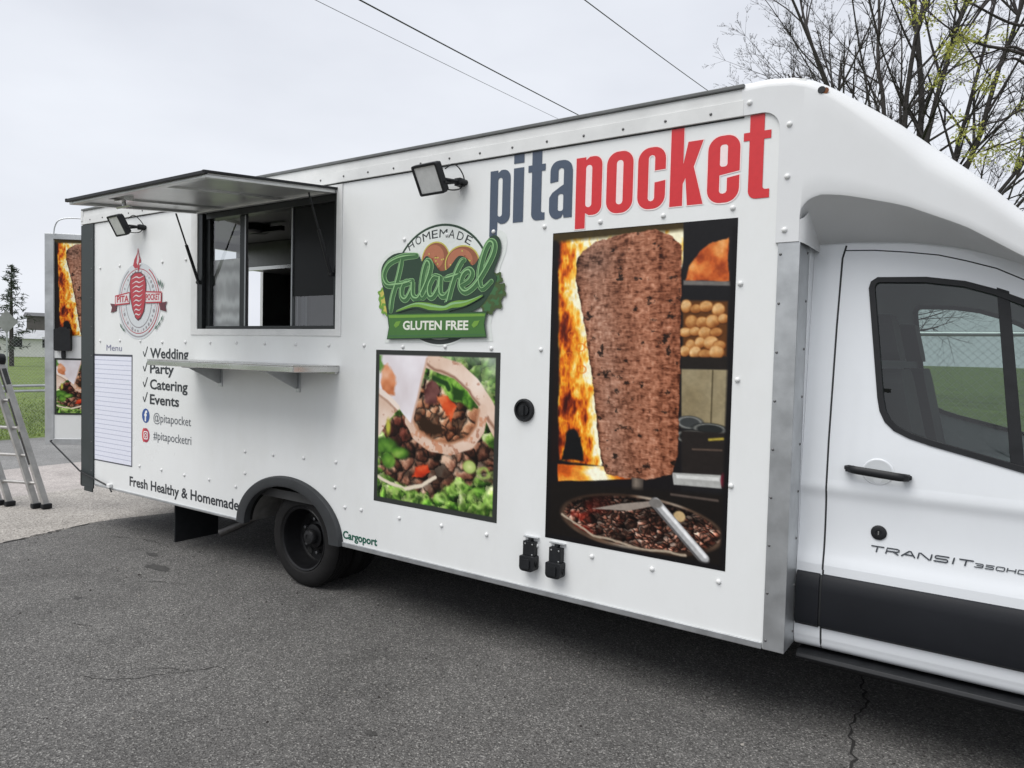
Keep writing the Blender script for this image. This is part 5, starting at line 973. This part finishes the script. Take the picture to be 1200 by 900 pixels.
# ================================================================== TREES
M_bark = mat('bark', (.05, .044, .042), .9, 0, .35, 20, .3, 40); M_twig = mat('twig', (.045, .037, .036), .85, 0, .25, 10)
def grow(mb, p, d, r0, length, depth, rg, cfg, tips=None):
    n = max(3, int(length/cfg['step'])); P = [Vector(p)]; R_ = [r0]; d = d.normalized(); r1 = r0*cfg['taper']
    for i in range(n):
        d = (d+Vector((rg.gauss(0, 1), rg.gauss(0, 1), rg.gauss(0, 1)))*cfg['wob']+Vector((0, 0, cfg['up']))).normalized(); P.append(P[-1]+d*(length/n)); R_.append(r0+(r1-r0)*(i+1)/n)
    sides = 7 if r0 > .05 else (5 if r0 > .015 else 3); mb.tube(P, R_, sides, 0 if r0 > .02 else 1, cap=False)
    if tips is not None and depth <= 1: tips += P[1:]
    if depth <= 0: return
    k = cfg['kids'][min(depth, len(cfg['kids'])-1)]
    for j in range(k):
        u = rg.uniform(cfg.get('u0', .28), 1.0) if j else 1.0; i = min(n-1, int(u*n)); base = P[i].lerp(P[i+1], .5); dd = (P[i+1]-P[i]).normalized()
        ax_ = dd.orthogonal().normalized(); ax_.rotate(Matrix.Rotation(rg.uniform(0, 6.283), 3, dd)); nd = dd.copy(); nd.rotate(Matrix.Rotation(math.radians(rg.uniform(*cfg['ang'])), 3, ax_))
        grow(mb, base, nd, max(.0028, R_[i]*rg.uniform(.42, .68)), length*rg.uniform(*cfg.get('kl', (.5, .78))), depth-1, rg, cfg, tips)
def tree_obj(name, label, loc, stems, trunk_r, fork, cfg, seed, group=None):
    t_ = thing(name, label, 'tree', loc, group); tr = MB(); cr_ = MB(); rg = random.Random(seed); B = Vector(loc)
    tr.tube([B+Vector((0, 0, -.1)), B+Vector((0, 0, .25)), B+Vector((.04, .02, fork*.6)), B+Vector((0, 0, fork))], [trunk_r*1.5, trunk_r*1.15, trunk_r, trunk_r*.95], 12); tips = []
    for (dx, dy, dz, rr_, ln) in stems: grow(cr_, B+Vector((0, 0, fork-.12)), Vector((dx, dy, dz)), rr_, ln, 4, rg, cfg, tips)
    tr.build('trunk', M_bark, t_, 50); o = cr_.build('crown', [M_bark, M_twig], t_, 50); return t_, o, tips
cfgA = dict(step=.5, taper=.28, wob=.06, up=.012, kids=[0, 3, 6, 9, 16], ang=(18, 50), kl=(.17, .33), u0=.34)
tree_obj('bare_tree', 'leafless many stemmed tree rising behind the cab of the truck', (-1.85, 11.7, 0), [(dx, dy, dz, rr_*.78, ln) for dx, dy, dz, rr_, ln in ((-.37, -.05, 1.0, .085, 6.6), (-.45, .1, 1.0, .06, 5.4), (-.27, .1, 1.0, .09, 7.2), (-.17, -.12, 1.0, .085, 7.8), (-.07, .1, 1.0, .085, 7.6), (.02, .1, 1.0, .10, 8.0), (.08, -.1, 1.0, .085, 7.8), (.18, .05, 1.0, .085, 7.4), (.33, .0, 1.0, .08, 6.8), (.52, .15, .9, .065, 6.2), (.8, -.1, .75, .055, 5.4), (.68, .3, .85, .05, 5.6), (-.34, -.3, 1.0, .05, 6.0), (-.48, -.1, 1.0, .05, 5.2), (-.42, .25, 1.0, .05, 6.2))], .24, 2.3, cfgA, 23)
# the budding tree at the right: branches reach in over the cab
cfgB = dict(step=.3, taper=.35, wob=.10, up=-.005, kids=[0, 3, 4, 4], ang=(20, 55))
bt_ = thing('budding_tree', 'tree with fresh yellow green leaf tufts reaching over the cab', 'tree', (3.2, 6.4, 0)); tr = MB(); cr_ = MB(); rg = random.Random(8); B = Vector((3.2, 6.4, 0)); tips = []
tr.tube([B+Vector((0, 0, -.1)), B+Vector((.0, 0, .3)), B+Vector((-.05, .02, 2.0)), B+Vector((.05, 0, 3.2))], [.24, .18, .15, .13], 12); tr.build('trunk', M_bark, bt_, 50)
def ray_(u, v, dist):
    d_ = (right*((u-600)/850)+down*((v-450)/850)+fwd); d_ = d_/math.hypot(d_.x, d_.y); return CAM+d_*dist
def limb(pts, r0, r1): P = smooth_path(pts, 5); cr_.tube(P, [r0+(r1-r0)*i/(len(P)-1) for i in range(len(P))], 6, 1, cap=False)
# limbs that hang in over the cab: points along the branch, nearest the trunk first
HUB = B+Vector((-.1, -.1, 3.0)); ends = []
for path in ([(1260, 20), (1195, 30), (1130, 0), (1075, -20)], [(1260, 90), (1195, 62), (1150, 52), (1115, 35), (1078, 6)], [(1270, 130), (1200, 60), (1160, 62), (1105, 85)], [(1270, 140), (1205, 78), (1180, 70), (1155, 92)], [(1280, 200), (1215, 130), (1170, 142), (1128, 150)], [(1290, 210), (1225, 160), (1180, 168), (1150, 178)], [(1290, 215), (1215, 165), (1182, 178)], [(1240, -30), (1170, -10), (1130, 40), (1112, 55)]):
    w3 = [HUB.lerp(Vector(ray_(*path[0], 9.2)), .55)]+[Vector(ray_(u, v, 9.0-.25*i+rg.uniform(-.2, .2))) for i, (u, v) in enumerate(path)]
    limb([HUB]+w3, .03, .004); ends.append((w3[-1], 1.0)); ends += [(p.lerp(q_, rg.uniform(.2, .9)), .7) for p, q_ in zip(w3[3:-1], w3[4:])]
    for p, q_ in zip(w3[1:-1], w3[2:]):
        for k in range(3):
            s0 = p.lerp(q_, rg.random()); d_ = (q_-p).normalized()+Vector((rg.gauss(0, .6), rg.gauss(0, .6), rg.gauss(-.1, .5))); grow(cr_, s0, d_, .006, rg.uniform(.2, .5), 1, rg, cfgB); 
            if rg.random() < .22: ends.append((s0+d_.normalized()*rg.uniform(.2, .45), .6))
for tgt, r0 in (((1.6, 6.0, 6.8), .06), ((4.6, 7.4, 6.5), .07), ((4.8, 5.2, 5.8), .06), ((2.6, 8, 6.6), .06)):
    s0 = B+Vector((0, 0, rg.uniform(2.5, 3.2))); v = Vector(tgt)-s0; grow(cr_, s0, v+Vector((0, 0, .12*v.length)), r0, v.length*1.02, 3, rg, cfgB, tips)
cr_.build('crown', [M_bark, M_twig], bt_, 50)
lf = MB(); tips = [p for p in tips if rg.random() < .05]
def tuft(p, n, s_):
    for k in range(n):
        d_ = Vector((rg.gauss(0, 1), rg.gauss(0, 1), rg.gauss(-.5, .8))).normalized(); c = p+d_*s_*rg.uniform(.2, 1); a = d_.orthogonal().normalized(); a.rotate(Matrix.Rotation(rg.uniform(0, 6.28), 3, d_)); l = s_*rg.uniform(.25, .5)
        lf.add([c, c+d_*l*.5+a*l*.3, c+d_*l, c+d_*l*.5-a*l*.3], [(0, 1, 2, 3)], rg.choice((0, 0, 1)))
for p in tips: tuft(p, 16, .075)
for p, k in ends: [tuft(p+Vector((rg.gauss(0, .05), rg.gauss(0, .05), rg.gauss(-.03, .05)))*k, int(16*k)+4, .075) for _ in range(int(5*k)+1)]
def leafmat(name, c):
    m = mat(name, c, .6, 0, .3, 12); b = m.node_tree.nodes['Principled BSDF']; b.inputs['Subsurface Weight'].default_value = .0; b.inputs['Transmission Weight'].default_value = .0
    t = m.node_tree; tl = N(t, 'ShaderNodeBsdfTranslucent', Color=(c[0]*1.3, c[1]*1.3, c[2], 1)); mxs = t.nodes.new('ShaderNodeMixShader'); mxs.inputs[0].default_value = .45; out = t.nodes['Material Output']
    t.links.new(b.outputs[0], mxs.inputs[1]); t.links.new(tl.outputs[0], mxs.inputs[2]); t.links.new(mxs.outputs[0], out.inputs[0]); return m
o = lf.build('leaves', [leafmat('young_leaf', (.46, .46, .13)), leafmat('young_leaf_green', (.34, .37, .09))], bt_); o['kind'] = 'stuff'
# conifer far off
cn = thing('conifer', 'dark ragged conifer standing beyond the grass field', 'tree', (-56.1, 18.3, 0)); rg = random.Random(3); tk = MB(); B = Vector((-56.1, 18.3, 0)); tk.tube([B, B+Vector((0, 0, 4)), B+Vector((0, 0, 6.9))], [.16, .1, .02], 7); tk.build('trunk', M_bark, cn, 50); nd = MB()
for k in range(70):
    z = 1.0+5.8*(k/70); Lb = (7.0-z)*.36*rg.uniform(.45, 1.15)+.12; a = rg.uniform(0, 6.283); tip = B+Vector((math.cos(a)*Lb, math.sin(a)*Lb, z+Lb*rg.uniform(-.05, .3))); s0 = B+Vector((0, 0, z))
    for j in range(15):
        u = rg.uniform(.2, 1); p = s0.lerp(tip, u)+Vector((rg.gauss(0, .09), rg.gauss(0, .09), rg.gauss(0, .06))); d_ = Vector((rg.gauss(0, 1), rg.gauss(0, 1), rg.gauss(.2, .5))).normalized()*.2; e = d_.orthogonal().normalized()*.03; nd.add([p-d_, p+e, p+d_, p-e], [(0, 1, 2, 3)])
nd.build('crown', mat('needles', (.045, .06, .045), .8, 0, .3, 3), cn)
# more bare trees, copies of one
cfgC = dict(step=.6, taper=.4, wob=.1, up=.04, kids=[0, 4, 5, 5, 6], ang=(22, 55))
tA, crA, _ = tree_obj('bare_tree', 'wide leafless tree standing on the grass far beyond the rear fence', (-6, 34, 0), [(-.5, .2, 1, .13, 5), (.1, -.3, 1, .14, 5.4), (.5, .3, 1, .13, 5), (.0, .5, 1, .12, 5), (.85, -.2, .8, .1, 4.4), (-.85, 0, .8, .1, 4.4)], .3, 1.8, cfgC, 77, 'leafless trees around the lot')
def copy_tree(src, loc, rot, sc, label):
    r_ = src.copy(); C.objects.link(r_); r_['label'] = label; base = Vector(src.location)
    r_.location = loc; r_.rotation_euler = (0, 0, rot); r_.scale = (sc,)*3
    for ch in list(src.children):
        c = ch.copy(); C.objects.link(c); c.parent = r_; c.matrix_parent_inverse = Matrix.Translation(-base)
    return r_
lab2 = 'leafless tree in the row standing far behind the tall fence'
for loc, rot, sc in (((4, 40, 0), 1.2, 1.0), ((-17, 46, 0), 2.4, .55), ((-30, 52, 0), 4.0, .6), ((14, 36, 0), 5.1, .9), ((9, 28, 0), 3.1, .8)): copy_tree(tA, loc, rot, sc, lab2)
lab3 = 'leafless tree on the grass behind the photographer, facing the serving side of the truck'
for loc, rot, sc in (((-19, -46, 0), .6, 1.0), ((3.5, -40, 0), 2.9, .8), ((14, -48, 0), 4.4, 1.1)): copy_tree(tA, loc, rot, sc, lab3)
# ================================================================== POLES AND WIRES
M_pole = mat('pole_wood', (.14, .115, .095), .9, 0, .3, 8)
def pole(loc, h, label):
    p = thing('utility_pole', label, 'pole', loc); B = Vector(loc); MB().tube([B, B+Vector((0, 0, h))], [.15, .1], 12).build('post', M_pole, p, 50); MB().box(B.x-.9, B.x+.9, B.y-.05, B.y+.05, h-.5, h-.38).build('crossarm', M_pole, p); return p
def rayp(u, v, dist):
    d_ = (right*((u-600)/850)+down*((v-450)/850)+fwd); d_ = d_/math.hypot(d_.x, d_.y); return CAM+d_*dist
def wire(p0, p1, r_, label, ext0, ext1, sag=.25):
    d_ = p1-p0; a, b = p0-d_*ext0, p1+d_*ext1; n = 40; P = [a.lerp(b, i/n)-Vector((0, 0, 4*sag*(i/n)*(1-i/n)))+Vector((0, 0, sag*.8)) for i in range(n+1)]
    o = MB().tube(P, r_, 6).build('overhead_wire', mat('wire_black', (.03, .03, .032), .6), None, 60); tag(o, label, 'wire'); return a, b
a1, b1 = wire(rayp(422, 0, 16), rayp(665, 133, 27), .017, 'thick black cable hanging in the sky above the box roof', 3.2, .25)
a2, b2 = wire(rayp(370, 0, 16), rayp(635, 135, 27), .0065, 'thin grey wire running beside the thick cable above the box roof', 3.2, .25)
a3, b3 = wire(rayp(686, 0, 15), rayp(818, 103, 24), .011, 'single black wire dropping steeply towards the front of the box roof', 3.2, .35)
pole((b1.x, b1.y, 0), b1.z+.3, 'wooden utility pole far behind the truck carrying the thick cable'); pole((b3.x, b3.y, 0), b3.z+.3, 'wooden utility pole behind the truck holding the single steep wire')
pole((a1.x, a1.y, 0), a1.z+.4, 'wooden utility pole beyond the pavement where the thick cable ends'); pole((a3.x, a3.y, 0), a3.z+.4, 'wooden utility pole beside the lot where the single wire ends')
# ================================================================== FAR THINGS
sg = thing('road_sign', 'grey back of a diamond road sign on a thin post', 'sign', (-23.4, 5.65, 0)); MB().tube([(-23.4, 5.65, 0), (-23.4, 5.65, 2.5)], .025, 8).build('post', M_alu, sg, 50)
c = Vector((-23.37, 5.64, 2.21)); u = Vector((.82, .57, 0)); k = MB(); n_ = Vector((.57, -.82, 0)); pts = [c+Vector((0, 0, .33)), c+u*.33, c-Vector((0, 0, .33)), c-u*.33]; k.add([p+n_*.012 for p in pts]+[p+n_*.016 for p in pts], [(0, 1, 2, 3), (7, 6, 5, 4), (0, 4, 5, 1), (1, 5, 6, 2), (2, 6, 7, 3), (3, 7, 4, 0)]); k.build('sign_plate', mat('sign_back', (.30, .305, .305), .5, .6, .2, 5), sg)
def house(name, label, loc, rot, w, d_, h, roofh, wallm, roofm, wins=3, cat='building'):
    t_ = thing(name, label, cat, loc); t_['base'] = 0; t_.rotation_euler = (0, 0, rot)
    def pt(nm, mb, m_, par=None, bev=0): o = bpy.data.objects.new(nm, mb.mesh(nm, m_)); C.objects.link(o); o.parent = par or t_; return o
    wl_ = pt('wall', MB().box(-w/2, w/2, -d_/2, d_/2, 0, h), wallm)
    o_ = .35; pt('roof', MB().add([(-w/2-o_, -d_/2-o_, h-.05), (w/2+o_, -d_/2-o_, h-.05), (w/2+o_, d_/2+o_, h-.05), (-w/2-o_, d_/2+o_, h-.05), (-w/2-o_, 0, h+roofh), (w/2+o_, 0, h+roofh)], [(0, 1, 5, 4), (2, 3, 4, 5), (0, 4, 3), (1, 2, 5), (0, 3, 2, 1)]), roofm)
    for s_ in (-1, 1):
        for i in range(wins):
            x = -w/2+w*(i+.7)/(wins+.4); f_ = pt('window', MB().box(x-.6, x+.6, s_*d_/2-.04, s_*d_/2+.04, 1.0, 2.3), M_rivw); pt('pane', MB().box(x-.52, x+.52, s_*d_/2-.055, s_*d_/2+.055, 1.08, 2.22), M_cabin, f_)
    pt('door', MB().box(w/2-.9, w/2-.1, -d_/2-.05, -d_/2+.02, 0, 2.1), mat('house_door', (.12, .05, .04), .5)); return t_
Mw1 = mat('siding_white', (.68, .68, .66), .7, 0, .1, 3); Mw2 = mat('siding_brown', (.12, .11, .10), .8, 0, .2, 3); Mr1 = mat('roof_shingle', (.11, .11, .115), .9, 0, .3, 4); Mr2 = mat('roof_pale', (.42, .43, .44), .7, 0, .2, 3); Mw3 = mat('siding_tan', (.30, .27, .22), .8, 0, .15, 3)
house('barn', 'dark brown two storey building behind the low pale roofed one', (-102.5, 43.3, 0), 1.15, 10, 7, 5.0, .5, Mw2, Mr1, 3)
house('low_building', 'long low building with a pale roof beyond the grass field', (-95, 34.5, 0), 1.0, 16, 7, 2.1, 1.0, Mw1, Mr2, 5)
house('low_building', 'grey low building beside the conifer beyond the field', (-92, 20, 0), 1.25, 9, 7, 2.5, 1.3, Mw1, Mr1, 3)
house('house', 'tan house with a dark roof facing the serving side from across the lot', (-6.0, -78, 0), .05, 14, 8, 3.2, 2.6, Mw3, Mr1, 4)
house('house', 'white house with a dark roof at the far side of the lot behind the photographer', (22, -80, 0), -.1, 12, 8, 3.4, 2.8, Mw1, Mr1, 3)
house('house', 'brown house among leafless trees at the far side of the lot', (-34, -76, 0), .15, 13, 8, 3.2, 2.6, Mw2, Mr1, 3)
def car(loc, rot, paint, label):
    t_ = thing('parked_car', label, 'car', loc, 'cars parked beyond the field'); t_['base'] = 0; t_.rotation_euler = (0, 0, rot)
    def pt(nm, mb, m_, bev=0, par=None):
        o = bpy.data.objects.new(nm, mb.mesh(nm, m_, 40)); C.objects.link(o); o.parent = par or t_
        if bev: b = o.modifiers.new('bevel', 'BEVEL'); b.width = bev; b.segments = 2
        return o
    prof = [(-2.2, .3), (2.2, .3), (2.25, .6), (2.1, .82), (1.2, .92), (.6, 1.38), (-1.2, 1.42), (-1.9, .98), (-2.25, .9)]
    pt('body', MB().plate([prof], lambda a, b, c: (a, c, b), -.85, .85), paint, .05)
    for y in (-.86, .855): pt('side_window', MB().box(-1.2, .6, y, y+.005, .95, 1.32), M_cabin)
    pt('windscreen', MB().add([(1.18, -.7, .95), (1.18, .7, .95), (.68, .62, 1.34), (.68, -.62, 1.34)], [(0, 1, 2, 3)]), M_cabin)
    for x in (-1.4, 1.4):
        for y in (-.8, .8): pt('wheel', MB().lathe([(.0001, -.1), (.3, -.1), (.32, 0), (.3, .1), (.0001, .1)], (x, y, .32), 'y', 18), M_rubber)
Pw = mat('car_white', (.75, .75, .74), .3); Ps = mat('car_silver', (.4, .41, .42), .3, .6); Pd = mat('car_dark', (.03, .03, .035), .3)
car((-128, 47, 0), 2.2, Pw, 'white car parked beyond the field in front of the long low building'); car((-127, 51.5, 0), 2.2, Ps, 'silver car parked beyond the field in front of the long low building'); car((-130, 42.5, 0), 2.2, Pd, 'dark car parked beyond the field near the conifer')
# ================================================================== GRASS BLADES
rg = np.random.RandomState(5); n = 26000
px_ = -14.1-np.abs(rg.normal(0, 5, n)); py_ = rg.uniform(-2.5, 9, n); k = n//3; px_[:k] = rg.uniform(-9, 6, k); py_[:k] = 4.7+np.abs(rg.normal(0, 4, k))
hh = rg.uniform(.02, .05, n); an_ = rg.uniform(0, 6.28, n); ln_ = rg.uniform(-.03, .03, (n, 2)); w_ = .007
V3 = np.zeros((n, 3, 3)); V3[:, 0, 0] = px_-w_*np.cos(an_); V3[:, 0, 1] = py_-w_*np.sin(an_); V3[:, 1, 0] = px_+w_*np.cos(an_); V3[:, 1, 1] = py_+w_*np.sin(an_); V3[:, 2, 0] = px_+ln_[:, 0]; V3[:, 2, 1] = py_+ln_[:, 1]; V3[:, 2, 2] = hh; V3[:, :2, 2] = -.02
me = bpy.data.meshes.new('grass'); me.from_pydata(V3.reshape(-1, 3).tolist(), [], np.arange(n*3).reshape(-1, 3).tolist()); me.materials.append(mat('blade', (.13, .19, .025), .7, 0, .5, 3)); g = link('grass', me); g['kind'] = 'stuff'; tag(g, 'short rough grass along the chain link fence', 'grass')
for o in C.objects:
    if 'base' in o: del o['base']
